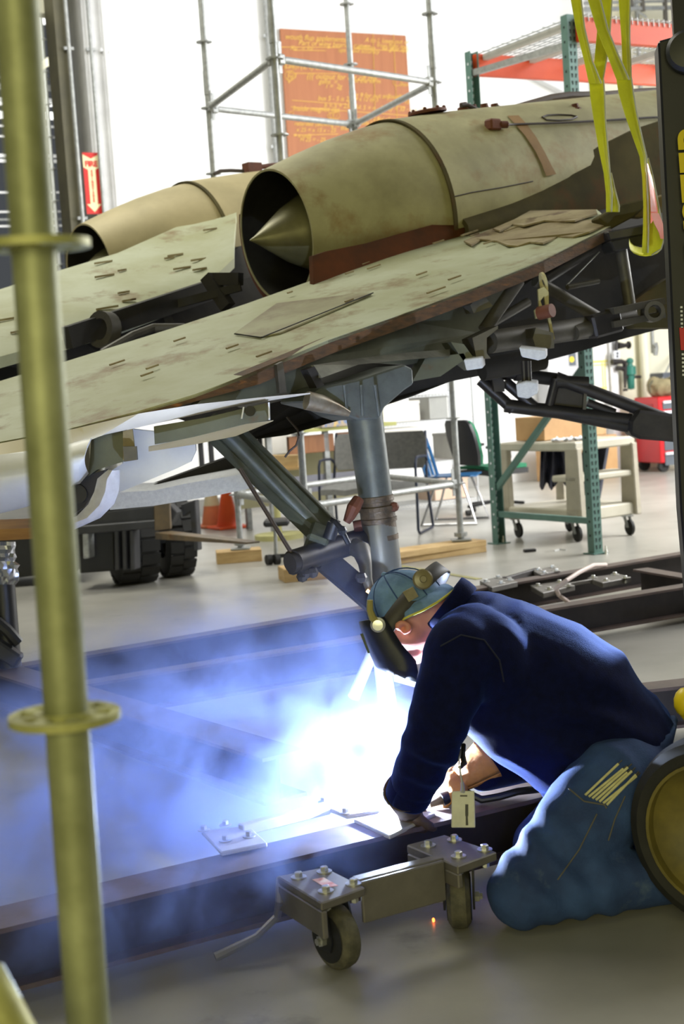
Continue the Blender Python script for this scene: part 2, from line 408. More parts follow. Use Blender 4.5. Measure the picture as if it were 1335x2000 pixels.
# caster unit at the near corner
CZ = 0.205
plA, pA = plate4([(541, 1711), (634, 1693), (713, 1733), (627, 1764)], CZ, 0.020)
for q in ((583, 1714), (633, 1703), (690, 1727), (636, 1741)): bolt(onz(*q, CZ), plA, 0.010, 0.045)
s_ = MB(); c_ = onz(622, 1727, CZ + 0.001); s_.prism([onz(*q, CZ + 0.0008) for q in ((609, 1718), (632, 1714), (660, 1730), (636, 1734))], V(0, 0, 0.0006))
obj('warning_sticker', s_, mat('white_red_sticker', srgb(232, 226, 224), srgb(204, 96, 84), 26, 0.5), plA, None)
plB, pB = plate4([(793, 1650), (868, 1630), (970, 1664), (893, 1692)], CZ, 0.022)
for q in ((836, 1652), (887, 1641), (946, 1660), (895, 1673)): bolt(onz(*q, CZ), plB, 0.010, 0.045)
# angle irons under the plates: vertical leg on the beam side and a long rail between the plates
def rail(pts, z0, z1, off, name):
    a, b = onz(*pts[0], CZ), onz(*pts[1], CZ); d = (b - a).normalized(); s = V(-d.y, d.x, 0)
    m = MB(); m.hexa([a + V(0, 0, z0), b + V(0, 0, z0), b + s * off + V(0, 0, z0), a + s * off + V(0, 0, z0), a + V(0, 0, z1), b + V(0, 0, z1), b + s * off + V(0, 0, z1), a + s * off + V(0, 0, z1)])
    return obj(name, m, M_plate, frame, None, bevel=0.003)
rail([(706, 1727), (868, 1684)], -0.095, 0.004, 0.012, 'side_rail')
rail([(700, 1722), (868, 1678)], -0.012, 0.004, 0.035, 'rail_flange')
rail([(541, 1712), (627, 1765)], -0.085, -0.02, 0.014, 'angle_iron')
rail([(793, 1652), (893, 1693)], -0.055, -0.02, 0.014, 'angle_iron')
m = MB()
g0, g1, g2 = onz(548, 1716, CZ - 0.02), onz(541, 1790, 0.09), onz(420, 1870, 0.03)
m.path([g0, onz(546, 1760, 0.15), g1, onz(500, 1830, 0.06), g2], [0.012, 0.011, 0.010, 0.009, 0.012], 8); obj('bent_strap', m, M_plate, frame)
def caster(nm, top, floor_pt, axis, wr=0.0775, tw=0.05):
    """fork, wheel, axle nuts; axis = direction of the axle"""
    ax = Vector(axis).normalized(); c = Vector(floor_pt) + V(0, 0, wr)
    w = MB(); h = tw / 2
    w.lathe(c - ax * h, ax, [(0.0, wr * .35), (0.0, wr * .80), (h * .35, wr * .97), (h * .8, wr), (h * 1.2, wr), (h * 1.65, wr * .97), (tw, wr * .80), (tw, wr * .35)], 32)
    wheel = obj('caster_wheel', w, M_tread, frame, 0.5)
    hub = MB(); hub.lathe(c - ax * (h + .002), ax, [(0, wr * .74), (tw + .004, wr * .74)], 24); obj('hub', hub, M_rubber, wheel)
    fk = MB(); d2 = ax.cross(V(0, 0, 1)).normalized(); topc = Vector(top)
    for sg in (-1, 1):
        o = ax * sg * (h + 0.006)
        outline = [c + o + d2 * .022 - V(0, 0, .026), c + o - d2 * .022 - V(0, 0, .026), c + o - d2 * .03, topc + o - d2 * .05 - V(0, 0, .012), topc + o + d2 * .05 - V(0, 0, .012), c + o + d2 * .03]
        fk.prism(outline, ax * 0.005 * sg)
    fk.lathe(topc - V(0, 0, .016), (0, 0, 1), [(0, .052), (.014, .052)], 24)
    obj('caster_fork', fk, M_black, frame, 0.5)
    for sg in (-1, 1):
        nt = MB(); a0 = c + ax * sg * (h + .011); nt.lathe(a0, ax * sg, [(0, .014), (.012, .014), (.013, .009), (.02, .009)], 6)
        obj('axle_nut', nt, M_zinc, wheel, 0.5)
caster('a', onz(630, 1733, CZ - 0.02), onz(660, 1900, 0) + V(0, 0.03, 0), V(-0.80, -0.60, 0))
caster('b', onz(893, 1665, CZ - 0.022), onz(902, 1822, 0) + V(0, .04, 0), V(-1, 0.10, 0), tw=0.056)
# plate pairs out on the far beams
for quad, bl in (([(936, 1134), (985, 1124), (1010, 1136), (960, 1147)], [(948, 1136), (972, 1128), (978, 1139), (995, 1133)]),
                 ([(1040, 1114), (1078, 1106), (1094, 1114), (1055, 1122)], [(1050, 1113), (1078, 1108), (1062, 1119), (1086, 1115)])):
    q, _ = plate4(quad, 0.2, 0.03)
    for b in bl: bolt(onz(*b, 0.2), q, 0.012)
rod(onz(985, 1136, 0.18), onz(1050, 1117, 0.18), 0.03, 0.05, mt=M_steelweb)
for quad, bl in (([(1034, 1143), (1100, 1134), (1122, 1143), (1060, 1158)], [(1050, 1144), (1092, 1137), (1072, 1151), (1110, 1145)]),
                 ([(1146, 1128), (1206, 1120), (1232, 1127), (1176, 1138)], [(1158, 1128), (1200, 1122), (1182, 1134), (1220, 1129)])):
    q, _ = plate4(quad, 0.16, 0.03)
    for b in bl: bolt(onz(*b, 0.16), q, 0.012, 0.03)
rod(onz(1105, 1143, 0.15), onz(1165, 1132, 0.15), 0.02, 0.02)
# ================================================================== aircraft centre section
air = thing('aircraft_centre_section', 'weathered twin-engine jet centre section with flaking plywood decks above the welder', 'aircraft', (0.5, 6.5, 0))
TH = R(34); NOSE = R(7)
AX = V(math.cos(TH) * math.cos(NOSE), math.sin(TH) * math.cos(NOSE), math.sin(NOSE))
BX = V(-math.sin(TH), math.cos(TH), 0); CXA = AX.cross(BX)
N0 = at(538, 462, 7.2)
def engine(c, skin, far=False):
    p = [(0, .318), (.06, .335), (.2, .375), (.4, .425), (.6, .462), (.74, .478)]
    m = MB(); m.lathe(c, AX, p + [(.74, .455), (.4, .405), (.2, .355), (.0, .308)], 72, closed=True)
    r = obj('engine_nacelle', m, skin, air)
    q = MB(); q.lathe(c + AX * .725, AX, [(0, .486), (.4, .497), (1.0, .499), (2.0, .499), (3.6, .46), (3.6, .44), (0, .45)], 72, closed=True); obj('rear_cowling', q, skin, r)
    q = MB(); q.lathe(c + AX * .705, AX, [(0, .482), (0, .489), (.022, .490), (.022, .482)], 72, closed=True); obj('seam_band', q, M_fairing, r)
    q = MB(); q.lathe(c + AX * .004, AX, [(0, .306), (.35, .36), (.9, .40), (.9, .01)], 48, cap=False); obj('nozzle_lining', q, M_dark, r)
    q = MB(); q.lathe(c + AX * -.146, AX, [(0, .003), (.03, .017), (.22, .135), (.40, .215), (.62, .26), (.9, .24)], 40); obj('exhaust_cone', q, M_cone, r)
    if not far:
        q = MB(); q.lathe(c + AX * .03, AX, [(0, .345), (0, .375), (.08, .41), (.09, .36)], 72, closed=True)
        # keep only the lower left part of the shroud ring
        keepv = []
        q2 = MB(); n = 72; idx = []
        for i, v in enumerate(q.v):
            pass
        lo = [f for f in q.f if sum(((q.v[i] - c).dot(CXA) * 0.75 - (q.v[i] - c).dot(BX) * 0.65) for i in f) / len(f) < -0.12]
        q.f = lo; obj('exhaust_shroud', q, M_rust, r)
    return r
eng = engine(N0, M_engine)
N1 = N0 + BX * 2.05 - AX * 0.02
eng2 = engine(N1, M_engine_far, True)
def on_nac(c, a, ang, rr):   # point on a nacelle: station a, angle from up towards the near side
    return c + AX * a + CXA * math.cos(ang) * rr - BX * math.sin(ang) * rr
# tan straps, hatch, oval outline, cables and fittings on the near engine
cowl = [c_ for c_ in eng.children if c_.name.startswith('rear_cowling')][0]
def on(px, py, off=.004): return surf(cowl, px, py, off) or onplane(px, py, N0, BX)
sl_l = [(990, 226), (1003, 240), (1025, 265), (1045, 295), (1058, 322), (1066, 344)]; sl_r = [(1012, 225), (1028, 242), (1047, 268), (1064, 298), (1078, 326), (1086, 340)]
def dense(p, k=6): return [(a[0] + (b[0] - a[0]) * i / k, a[1] + (b[1] - a[1]) * i / k) for a, b in zip(p, p[1:]) for i in range(k)] + [p[-1]]
m = MB(); m.grid([[on(*p, .012), on((p[0] + q[0]) / 2, (p[1] + q[1]) / 2, .013), on(*q, .012)] for p, q in zip(dense(sl_l), dense(sl_r))]); obj('tan_strap', m, mat('tan_tape', srgb(150, 116, 66), srgb(128, 98, 54), 8, 0.7), eng)
obj('oval_access_line', MB().path([on(850 + x, y, .006) for x, y in ((208, 229), (218, 225), (240, 224), (265, 225), (276, 228), (266, 233), (240, 235), (216, 234))], .005, 6, closed=True), M_bronze, eng)
obj('skin_seam', MB().path([on(x, y, .003) for x, y in dense([(870, 388), (920, 376), (980, 366), (1040, 354)])], .003, 5), M_bronze, eng)
h = on_nac(N0, 1.02, R(2), .497)
m = MB(); m.lathe(h, CXA, [(0, .10), (.012, .10), (.018, .085), (.018, .0)], 28, cap=False)
for k in range(8): m.ball(h + CXA * .018 + AX * .088 * math.cos(k * .785) + BX * .088 * math.sin(k * .785), .011, 6)
obj('filler_cap', m, M_rust, eng)
hk = on(962, 244, .03)
m = MB(); m.box(hk, .07, .06, .055, rz=.6); m.tube(hk + V(.03, 0, 0), hk + V(.08, .02, 0), .018); obj('cable_bracket', m, M_rust, eng, bevel=.008)
obj('control_cable', MB().path([hk + V(.06, .01, 0)] + [on(px, py, .022) for px, py in dense([(1000, 243), (1060, 241), (1130, 238), (1200, 234), (1260, 230)])] + [onplane(1340, 226, N0 - BX * .42, BX)], .006, 6), M_bronze, eng)
top = [onplane(px, py, N0, BX) for px, py in ((1006, 214), (1040, 204), (1075, 194), (1110, 189), (1180, 188), (1250, 182), (1340, 178))]
obj('top_conduit', MB().path(top, .028, 10), mat('brown_conduit', srgb(88, 72, 54), srgb(66, 54, 42), 6, .6), eng)
top = [onplane(px, py, N0 - BX * .05, BX) for px, py in ((900, 206), (912, 205), (935, 216), (965, 220), (985, 212), (970, 208))]
obj('loose_cable', MB().path(top, .012, 8), M_bronze, eng)
for px, py, s in ((905, 210, .05), (946, 212, .05), (966, 212, .05), (925, 214, .04), (1123, 212, .045), (1195, 222, .05), (1220, 240, .06)):
    c = onplane(px, py, N0 - BX * (.02 if px < 1000 else .25), BX); m = MB(); m.lathe(c - CXA * .03, CXA, [(0, s * .7), (.03, s * .7), (.035, s * .45), (.055, s * .4)], 10)
    obj('fitting', m, M_rust, eng)
# far engine fittings
c = onplane(492, 328, N1, BX); m = MB(); m.box(c, .10, .08, .06, rz=.6); m.tube(c, c + AX * .5, .016); obj('cable_bracket', m, M_rust, eng2)
top = [onplane(px, py, N1, BX) for px, py in ((418, 340), (430, 334), (450, 333), (475, 334))]; obj('loose_cable', MB().path(top, .012, 8), M_bronze, eng2)
# side fairing below the near engine
def sheet(name, up, lo, mt, parent, thick, n=7, bulge=0.0):
    rows = []
    for (a, b) in zip(up, lo):
        a, b = Vector(a), Vector(b); row = []
        for i in range(n):
            t = i / (n - 1); row.append(a.lerp(b, t) - BX * bulge * math.sin(t * math.pi))
        rows.append(row)
    return obj(name, MB().grid(rows, thick), mt, parent)
def pn(px, py, b): return onplane(px, py, N0 + BX * b, BX)
upr = [(610, 500), (640, 490), (720, 474), (840, 440), (920, 415), (1000, 384)]
lor = [(612, 560), (640, 552), (720, 530), (840, 496), (920, 470), (1000, 440)]
sheet('rust_fairing_strip', [pn(*q, -.455) for q in upr], [pn(*q, -.50) for q in lor], M_ruststrip, air, BX * .03, bulge=.0)
upr = [(900, 424), (990, 390), (1060, 352), (1110, 322), (1170, 285), (1240, 252), (1340, 218)]
lor = [(900, 480), (990, 462), (1060, 470), (1110, 480), (1170, 520), (1240, 560), (1340, 600)]
sheet('side_fairing', [pn(*q, -.465) for q in upr], [pn(*q, -.50) for q in lor], M_fairing, air, BX * .03, bulge=.06)
# ---- the near plywood deck
SL = R(14); TI = R(8)
A2 = V(math.cos(TH) * math.cos(SL), math.sin(TH) * math.cos(SL), math.sin(SL))
B2 = BX * math.cos(TI) + V(0, 0, math.sin(TI)); ND = A2.cross(B2).normalized()
PF = pn(612, 548, -.42)
def od(px, py, off=0.0): return onplane(px, py, PF + ND * off, ND)
far_e = [(-120, 783), (0, 745), (130, 705), (330, 641), (480, 592), (612, 548), (760, 502), (900, 457), (1000, 424), (1035, 411), (1165, 409)]
near_e = [(-120, 886), (0, 862), (130, 838), (270, 805), (380, 772), (500, 722), (640, 664), (780, 615), (930, 560), (1060, 508), (1192, 441)]
m = MB(); rows = []
for a, b in zip(far_e, near_e):
    pa, pb = od(*a), od(*b); rows.append([pa.lerp(pb, i / 8) + ND * 0.012 * noise.noise(pa.lerp(pb, i / 8) * 2.5) for i in range(9)])
m.grid(rows, ND * -.012); deck = obj('near_deck', m, M_deck, air)
m = MB()
for i in range(len(near_e) - 1):
    t0, t1 = [.055 if near_e[k][0] > 420 else .022 for k in (i, i + 1)]
    a, b = od(*near_e[i]), od(*near_e[i + 1])
    m.hexa([a - ND * t0 + B2 * .06, b - ND * t1 + B2 * .06, b - ND * t1, a - ND * t0, a + B2 * .06 - ND * .002, b + B2 * .06 - ND * .002, b - ND * .002, a - ND * .002])
obj('plywood_edge', m, M_deckedge, deck)
m = MB()  # delaminated plywood layers at the front corner
for k, (q, off) in enumerate((([(962, 446), (1004, 428), (1035, 411), (1100, 410), (1163, 409), (1166, 416), (1140, 424), (1122, 430), (1085, 432), (1062, 430), (1022, 440), (1000, 438), (975, 450)], .026), ([(930, 466), (948, 457), (976, 450), (1010, 440), (1050, 436), (1078, 438), (1130, 430), (1184, 428), (1188, 436), (1150, 452), (1118, 462), (1088, 462), (1060, 474), (1034, 472), (1010, 480), (990, 478), (970, 470)], .010), ([(905, 470), (935, 458), (960, 446), (985, 444), (960, 458), (940, 466), (920, 478)], .012))):
    pts = [od(*p, off + .006 * math.sin(i * 2.1 + k)) for i, p in enumerate(q)]; m.prism(pts, ND * -.008)
obj('split_plywood_layers', m, M_ply, deck, None)
q = [(458, 650), (540, 592), (705, 572), (725, 573), (600, 627), (545, 650), (505, 658)]
m = MB(); pts = [od(*p, .010) for p in q]; m.prism(pts, ND * -.006); obj('patch_panel', m, mat('brownish_patch', srgb(150, 148, 112), srgb(118, 108, 78), 3, .6, 0, .05, srgb(104, 86, 58), 4, .5, .68), deck, None)
m = MB()
for p0, p1 in (((458, 652), (510, 659)), ((510, 659), (728, 572))): m.beam(od(*p0, .011), od(*p1, .011), .006, .004)
obj('panel_gap', m, M_dark, deck, None)
rr = random.Random(3)
m = MB()  # curled paint and wood splinters
for k in range(26):
    t = rr.random(); i = int(t * 9); a, b = od(*far_e[i]), od(*near_e[i]); a2, b2 = od(*far_e[i + 1]), od(*near_e[i + 1])
    s = rr.random(); w = rr.choice([.06, .12, .3, .62, .9]); w = min(.95, max(.04, w + rr.gauss(0, .05)))
    p = a.lerp(b, w).lerp(a2.lerp(b2, w), s) + ND * .016; L_ = rr.uniform(.012, .05)
    m.hexa([p + A2 * x * L_ + B2 * y * .005 + ND * z for z in (-.004, .002) for x, y in ((-1, -1), (1, -.6), (1, .7), (-1, 1))])
obj('paint_flakes', m, M_ply, deck, None)['kind'] = 'stuff'
# ---- the far deck between the engines
fe = [((463, 392), 9.35), ((345, 443), 8.8), ((230, 494), 8.3), ((110, 530), 8.05), ((0, 565), 7.8), ((-130, 607), 7.5)]
ne = [((455, 486), 7.95), ((400, 538), 7.75), ((330, 575), 7.5), ((230, 612), 7.15), ((120, 642), 6.85), ((-130, 708), 6.3)]
m = MB(); rows = []
for (a, da), (b, db) in zip(fe, ne):
    pa, pb = at(*a, da), at(*b, db); row = []
    for i in range(9):
        t = i / 8; p = pa.lerp(pb, t); p.z -= .05 * max(0, (t - .8) / .2) ** 2; row.append(p)
    rows.append(row)
m.grid(rows, V(0, 0, -.05)); deck2 = obj('far_deck', m, M_deck, air)
m = MB()
for k in range(16):
    i = rr.randrange(5); s = rr.random(); w = min(.96, max(.03, rr.choice([.1, .5, .8, .9]) + rr.gauss(0, .06)))
    p = rows[i][int(w * 8)].lerp(rows[i + 1][int(w * 8)], s) + V(0, 0, .012); L_ = rr.uniform(.02, .06)
    m.hexa([p + AX * x * L_ + BX * y * .008 + V(0, 0, z) for z in (-.008, .002) for x, y in ((-1, -1), (1, -.6), (1, .7), (-1, 1))])
obj('paint_flakes', m, M_ply, deck2, None)['kind'] = 'stuff'
# ---- bay between the decks with ribs, shade put into its dark colour
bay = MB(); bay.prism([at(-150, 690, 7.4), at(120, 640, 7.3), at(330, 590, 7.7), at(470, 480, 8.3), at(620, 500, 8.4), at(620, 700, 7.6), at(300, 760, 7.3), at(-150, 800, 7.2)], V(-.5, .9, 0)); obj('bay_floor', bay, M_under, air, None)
for p, q, r in (((405, 540), (445, 600), .03), ((420, 545), (470, 545), .03), ((315, 588), (335, 640), .015), ((250, 620), (470, 560), .02)):
    obj('rib', MB().beam(at(*p, 7.35), at(*q, 7.3), r * 2, r * 2), M_under, air, None)
c = at(212, 645, 6.9); m = MB(); m.lathe(c, V(-.6, -.8, .1), [(0, .05), (0, .085), (.06, .085), (.06, .05)], 20, closed=True); m.tube(c - V(0, 0, .12), c + V(.1, 0, -.06), .04); obj('hinge_fitting', m, M_tube, air)
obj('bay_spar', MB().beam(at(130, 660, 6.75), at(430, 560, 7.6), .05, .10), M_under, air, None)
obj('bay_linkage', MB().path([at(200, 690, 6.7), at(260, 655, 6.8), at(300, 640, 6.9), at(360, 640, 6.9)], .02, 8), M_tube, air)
# ---- spar and belly under the near deck
m = MB()
front_spar = [(540, 710), (640, 668), (780, 625), (930, 568), (1000, 548), (1008, 560), (935, 650), (905, 690), (800, 712), (700, 705), (620, 716), (600, 765), (555, 768), (380, 795), (400, 772)]
pts = [at(x, y, 5.62 + (x - 600) * .0021) for x, y in front_spar]; m.prism(pts, BX * .05); spar = obj('side_spar', m, M_spar, air, None)
m = MB(); pts = [at(x, y, 5.5 + (x - 600) * .0021) for x, y in ((540, 712), (552, 706), (560, 766), (546, 768))]; m.prism(pts, BX * .02); obj('spar_stiffener', m, M_tube, spar, None)
m = MB(); pts = [at(x, y, 5.45 + (x - 600) * .0021) for x, y in ((600, 722), (614, 716), (634, 755), (640, 766), (624, 768))]; m.prism(pts, BX * .05); obj('spar_lug', m, M_tubedark, spar, None)
m = MB(); up_ = [(612, 713), (700, 700), (800, 688), (878, 682)]; lo_ = [(628, 738), (700, 712), (800, 702), (878, 696)]
rows = [[at(*a, 5.50 + (a[0] - 600) * .002), at(*b, 5.42 + (b[0] - 600) * .002)] for a, b in zip(up_, lo_)]; m.grid(rows, BX * .02); obj('torn_metal_lip', m, mat('bare_bright_metal', srgb(176, 176, 170), srgb(132, 132, 128), 9, .35, .4), spar, None)
m = MB()
belly = [(470, 862), (560, 850), (660, 822), (800, 776), (880, 745), (1000, 722), (1110, 693), (1180, 672), (1320, 634), (1340, 420), (1200, 450), (1040, 545), (900, 640), (760, 720), (600, 770), (480, 800)]
pts = [at(x, y, 6.35 + max(0, x - 600) * .0012) for x, y in belly]; m.prism(pts, BX * 1.3 + V(0, 0, .25)); obj('shaded_belly', m, M_under, air, None)
# bracing tubes
def tb(name, p, q, d0, d1, r, mt=M_tube, n=14): return obj(name, MB().tube(at(*p, d0), at(*q, d1), r, n=n), mt, air)
def PX(w, d): return w * d / F_PX / 2
tb('brace_tube', (1208, 462), (1232, 612), 6.7, 6.65, PX(23, 6.7))
tb('brace_tube', (1045, 548), (1170, 622), 6.45, 6.6, PX(24, 6.5))
tb('brace_tube', (1012, 548), (945, 645), 6.3, 6.2, PX(26, 6.3))
tb('brace_tube', (1165, 478), (1060, 545), 6.7, 6.5, PX(26, 6.6), M_tubedark)
act = tb('actuator_cylinder', (955, 668), (1145, 640), 6.12, 6.5, PX(44, 6.3), M_tube, 24)
obj('actuator_rod', MB().tube(at(1120, 650, 6.4), at(1235, 618, 6.6), PX(30, 6.5)), M_tube, act)
m = MB(); m.beam(at(1150, 640, 6.45), at(1205, 625, 6.5), .09, .10); obj('actuator_collar', m, M_tubedark, act, None, bevel=.01)
m = MB()
for k in (-1, 1):
    a, b = at(1190, 622 + k * 13, 6.45), at(1290, 602 + k * 13, 6.55); m.beam(a, b, .07, .028)
m.lathe(at(1278, 608, 6.46), V(0, 1, 0), [(0, .045), (0, .028), (.09, .028), (.09, .045)], 20, closed=True)
obj('clevis', m, M_tube, act, 0.5)
m = MB(); m.prism([at(*p, 6.9) for p in ((1215, 605), (1262, 570), (1285, 555), (1310, 540), (1360, 520), (1360, 640), (1290, 640), (1240, 640))], V(0, .2, 0)); obj('rounded_boss', m, M_fairing, air)
tb('push_rod', (1107, 561), (1168, 549), 6.5, 6.6, .012)
tb('safety_wire', (1106, 557), (1170, 492), 6.5, 6.7, .003, M_galv, 6)
tb('curved_pipe', (945, 640), (1030, 590), 6.4, 6.6, .02)
# release hook
m = MB(); pts = [at(x, y, 6.15) for x, y in ((1050, 565), (1062, 560), (1071, 570), (1071, 605), (1083, 662), (1078, 665), (1068, 615), (1062, 578), (1055, 588), (1060, 603), (1050, 612), (1054, 622), (1046, 622), (1043, 606), (1052, 598))]
m.prism(pts, V(0, .03, 0)); hook = obj('release_hook', m, mat('cream_hook', srgb(186, 178, 128), srgb(160, 150, 100), 8, .5), air, None)
obj('hook_pin', MB().tube(at(1052, 612, 6.12), at(1078, 606, 6.08), .028), M_rust, hook)
m = MB(); [m.lathe(at(1058 + k * .4, 549 + k * 4, 6.2), V(1, .2, .2), [(0, .028), (0, .036), (.010, .036), (.010, .028)], 14, closed=True) for k in range(3)]; obj('cord_wrap', m, mat('cream_cord', srgb(196, 186, 140), None, rough=.8), hook)
# gussets and brackets
for i, (q, d, e) in enumerate((([(880, 668), (905, 672), (940, 790 - 70), (925, 722), (905, 706)], 6.0, .12), ([(922, 660), (972, 636), (972, 642), (950, 660), (950, 690), (958, 700), (930, 700)], 6.0, .15), ([(1046, 640), (1080, 650), (1082, 680), (1046, 680), (1040, 660)], 6.1, .12), ([(918, 596), (940, 570), (962, 598), (925, 612)], 6.2, .03), ([(830, 700), (905, 690), (910, 700), (860, 735), (805, 745)], 6.0, .1))):
    m = MB(); m.prism([at(*p, d) for p in q], V(-.03, e, 0)); obj('gusset_plate', m, M_spar if i in (0, 4) else M_tube, air, None)
# ---- nose gear truss below on the right
tr = tb('truss_tube', (1005, 731), (1090, 742), 7.0, 7.05, PX(26, 7), M_tubedark)
for p, q, w in (((1085, 738), (1320, 826), 25), ((1085, 745), (1148, 748), 25), ((985, 792), (1320, 832), 27), ((1090, 806), (1320, 852), 24), ((1146, 786), (1200, 806), 16), ((938, 742), (1002, 800), 24), ((960, 735), (1010, 730), 20), ((985, 745), (1050, 800), 22), ((1085, 740), (1070, 800), 18)):
    tb('truss_tube', p, q, 7.0, 7.0, PX(w, 7), M_tubedark)
m = MB(); m.prism([at(*p, 7.02) for p in ((1080, 735), (1146, 742), (1140, 806), (1075, 796))], V(0, .02, 0)); obj('truss_plate', m, M_tubedark, air, None)
m = MB(); m.prism([at(*p, 6.98) for p in ((1142, 740), (1148, 742), (1143, 808), (1137, 806))], V(0, .06, 0)); obj('plate_flange', m, M_tube, air, None)
m = MB(); m.prism([at(*p, 6.93) for p in ((1245, 800), (1345, 812), (1345, 866), (1250, 858), (1228, 848), (1230, 822))], V(0, .16, 0)); obj('truss_end_block', m, M_tubedark, air, None, bevel=.015)
obj('pivot_lug', MB().prism([at(*p, 6.9) for p in ((960, 735), (972, 730), (985, 745), (985, 765), (965, 765))], V(0, .12, 0)), M_tubedark, air, None)
m = MB()
for x in (1022, 1031): m.tube(at(x, 705, 6.3), at(x + 2, 755, 6.3), .012)
obj('hanging_stud', m, M_tubedark, air)
m = MB(); m.tube(at(940, 722, 6.5), at(1060, 700, 6.6), .05); obj('cross_shaft', m, M_under, air)
# ---- main gear leg
GD = 5.6
leg_t, leg_b = at(712, 800, GD), at(735, 985, GD)
m = MB(); m.tube(at(706, 775, GD), leg_b, PX(72, GD), PX(66, GD), 32); gear = obj('gear_leg', m, M_gear, air)
m = MB(); prof = [(0, PX(66, GD)), (.003, PX(70, GD)), (.022, PX(71, GD)), (.023, PX(67, GD)), (.040, PX(67, GD)), (.041, PX(76, GD)), (.056, PX(77, GD)), (.057, PX(69, GD)), (.085, PX(69, GD)), (.086, PX(74, GD)), (.10, PX(74, GD)), (.101, PX(69, GD)), (.150, PX(69, GD)), (.151, PX(72, GD)), (.17, PX(72, GD))]
m.lathe(at(733, 968, GD), at(740, 1030, GD) - at(733, 968, GD), prof, 32); obj('clamp_collar', m, mat('scorched_collar', srgb(104, 88, 68), srgb(62, 54, 46), 22, .5, .3, .2), gear)
obj('clamp_stud', MB().ball(at(769, 990, GD - .03), .02, 8), M_rust, gear); obj('clamp_pin', MB().tube(at(690, 1029, GD - .06), at(706, 1026, GD - .06), .022), M_rust, gear)
m = MB(); m.path([at(700, 975, GD - .1), at(690, 992, GD - .12), at(682, 1010, GD - .12), at(676, 1020, GD - .12)], [.022, .026, .02, .014], 10); obj('clamp_lever', m, M_rust, gear)
m = MB(); m.lathe(at(737, 1022, GD), at(752, 1150, GD) - at(737, 1022, GD), [(0, PX(70, GD)), (.02, PX(73, GD)), (.155, PX(75, GD)), (.19, PX(75, GD)), (.195, PX(72, GD)), (.5, PX(66, GD)), (.62, PX(60, GD))], 32); obj('lower_leg', m, M_gearlow, gear)
# foot of the leg down to the frame, with its two stays
M_foot = mat('arc_lit_foot', srgb(212, 212, 210), srgb(196, 196, 194), 9, .4, .1)  # near-white colour stands in for arc glare on the foot
tb('foot_post', (742, 1265), (762, 1415), 4.9, 4.8, PX(36, 4.9), M_foot)
tb('foot_stay', (728, 1272), (690, 1362), 4.9, 4.8, PX(24, 4.9), M_foot)
tb('foot_stay', (735, 1312), (830, 1338), 4.9, 4.85, PX(20, 4.9), M_foot)
# top bracket: flared sheet metal
m = MB()
out = [(628, 758), (650, 752), (700, 742), (790, 712), (806, 720), (808, 750), (790, 762), (752, 795), (742, 818), (700, 820), (676, 812), (655, 800), (595, 786), (600, 776)]
m.prism([at(x, y, GD - .12 + (x - 700) * .0005) for x, y in out], BX * .18); brk = obj('leg_bracket', m, M_gear, air, None, bevel=.006)
m = MB(); m.path([at(598, 782, GD - .2), at(625, 788, GD - .18), at(655, 797, GD - .15), at(682, 808, GD - .14)], [.035, .034, .026, .012], 12); obj('cut_tube', m, mat('bright_cut_metal', srgb(190, 184, 168), srgb(140, 120, 96), 10, .3, .6), brk)
for x0, x1 in ((672, 678), (705, 708), (732, 740)): obj('bracket_weld', MB().path([at(x0, 752, GD - .16), at(x1, 812, GD - .14)], .006, 6), M_gear, brk)
# drag brace: two tubes in a channel
d0, d1 = 5.35, 5.5
for off, w, mt in ((0, 30, M_brace), (26, 30, M_brace)):
    tb('drag_brace', (412 + off * .9, 816 - off * .1), (637 + off * .55, 1052 - off * .9), d0 + (0 if off == 0 else .1), d1 + (0 if off == 0 else .1), PX(w, 5.4), mt)
m = MB(); m.beam(at(424, 838, 5.42), at(640, 1050, 5.5), .10, .05, up=(0.5, -0.7, .4)); obj('brace_channel', m, M_brace, air, None)
m = MB(); m.tube(at(572, 1098, 5.25), at(712, 1052, 5.6), PX(48, 5.4), n=24); m.tube(at(566, 1100, 5.24), at(580, 1096, 5.26), PX(40, 5.4), n=24); arm = obj('torque_arm', m, M_tubedark, air)
m = MB(); m.path([at(690, 1068, 5.5), at(705, 1075, 5.42), at(712, 1100, 5.38), at(716, 1130, 5.36), at(722, 1152, 5.35), at(726, 1160, 5.35)], [.035, .036, .026, .02, .017, .012], 12); obj('arm_fork', m, M_tube, arm)
obj('glowing_cut_end', MB().path([at(716, 1153, 5.33), at(724, 1159, 5.33), at(731, 1152, 5.33)], .007, 8), mat('glowing_tip_metal', srgb(255, 190, 120), None, rough=.3, emit=(1.0, .62, .3, 3.5)), arm)  # orange glow put in by emission
m = MB(); m.tube(at(642, 1052, 5.35), at(652, 1022, 5.35), PX(26, 5.3)); m.tube(at(652, 1022, 5.35), at(656, 1014, 5.35), PX(20, 5.3)); m.path([at(654, 1018, 5.32), at(664, 1030, 5.3), at(672, 1046, 5.3), at(680, 1062, 5.3)], .01, 8); m.ball(at(668, 1036, 5.3), .018, 8); obj('brake_fitting', m, M_black, arm)
m = MB(); m.beam(at(600, 1045, 5.4), at(640, 1060, 5.4), .10, .08, up=(0, -.5, 1)); obj('brace_knuckle', m, M_brace, arm, None, bevel=.01)
m = MB(); m.beam(at(632, 1092, 5.5), at(738, 1182, 5.6), .09, .035, up=(0.3, -1, .3)); obj('lower_brace_bar', m, M_tubedark, arm, None)
m = MB(); [m.ball(at(x, y, 5.28), .022, 8) for x, y in ((596, 1120), (610, 1118), (590, 1126), (572, 1112), (705, 1128))]; obj('grease_lumps', m, M_tubedark, arm)
obj('tension_rod', MB().tube(at(468, 915, 5.3), at(570, 1082, 5.25), .008), M_bronze, air)
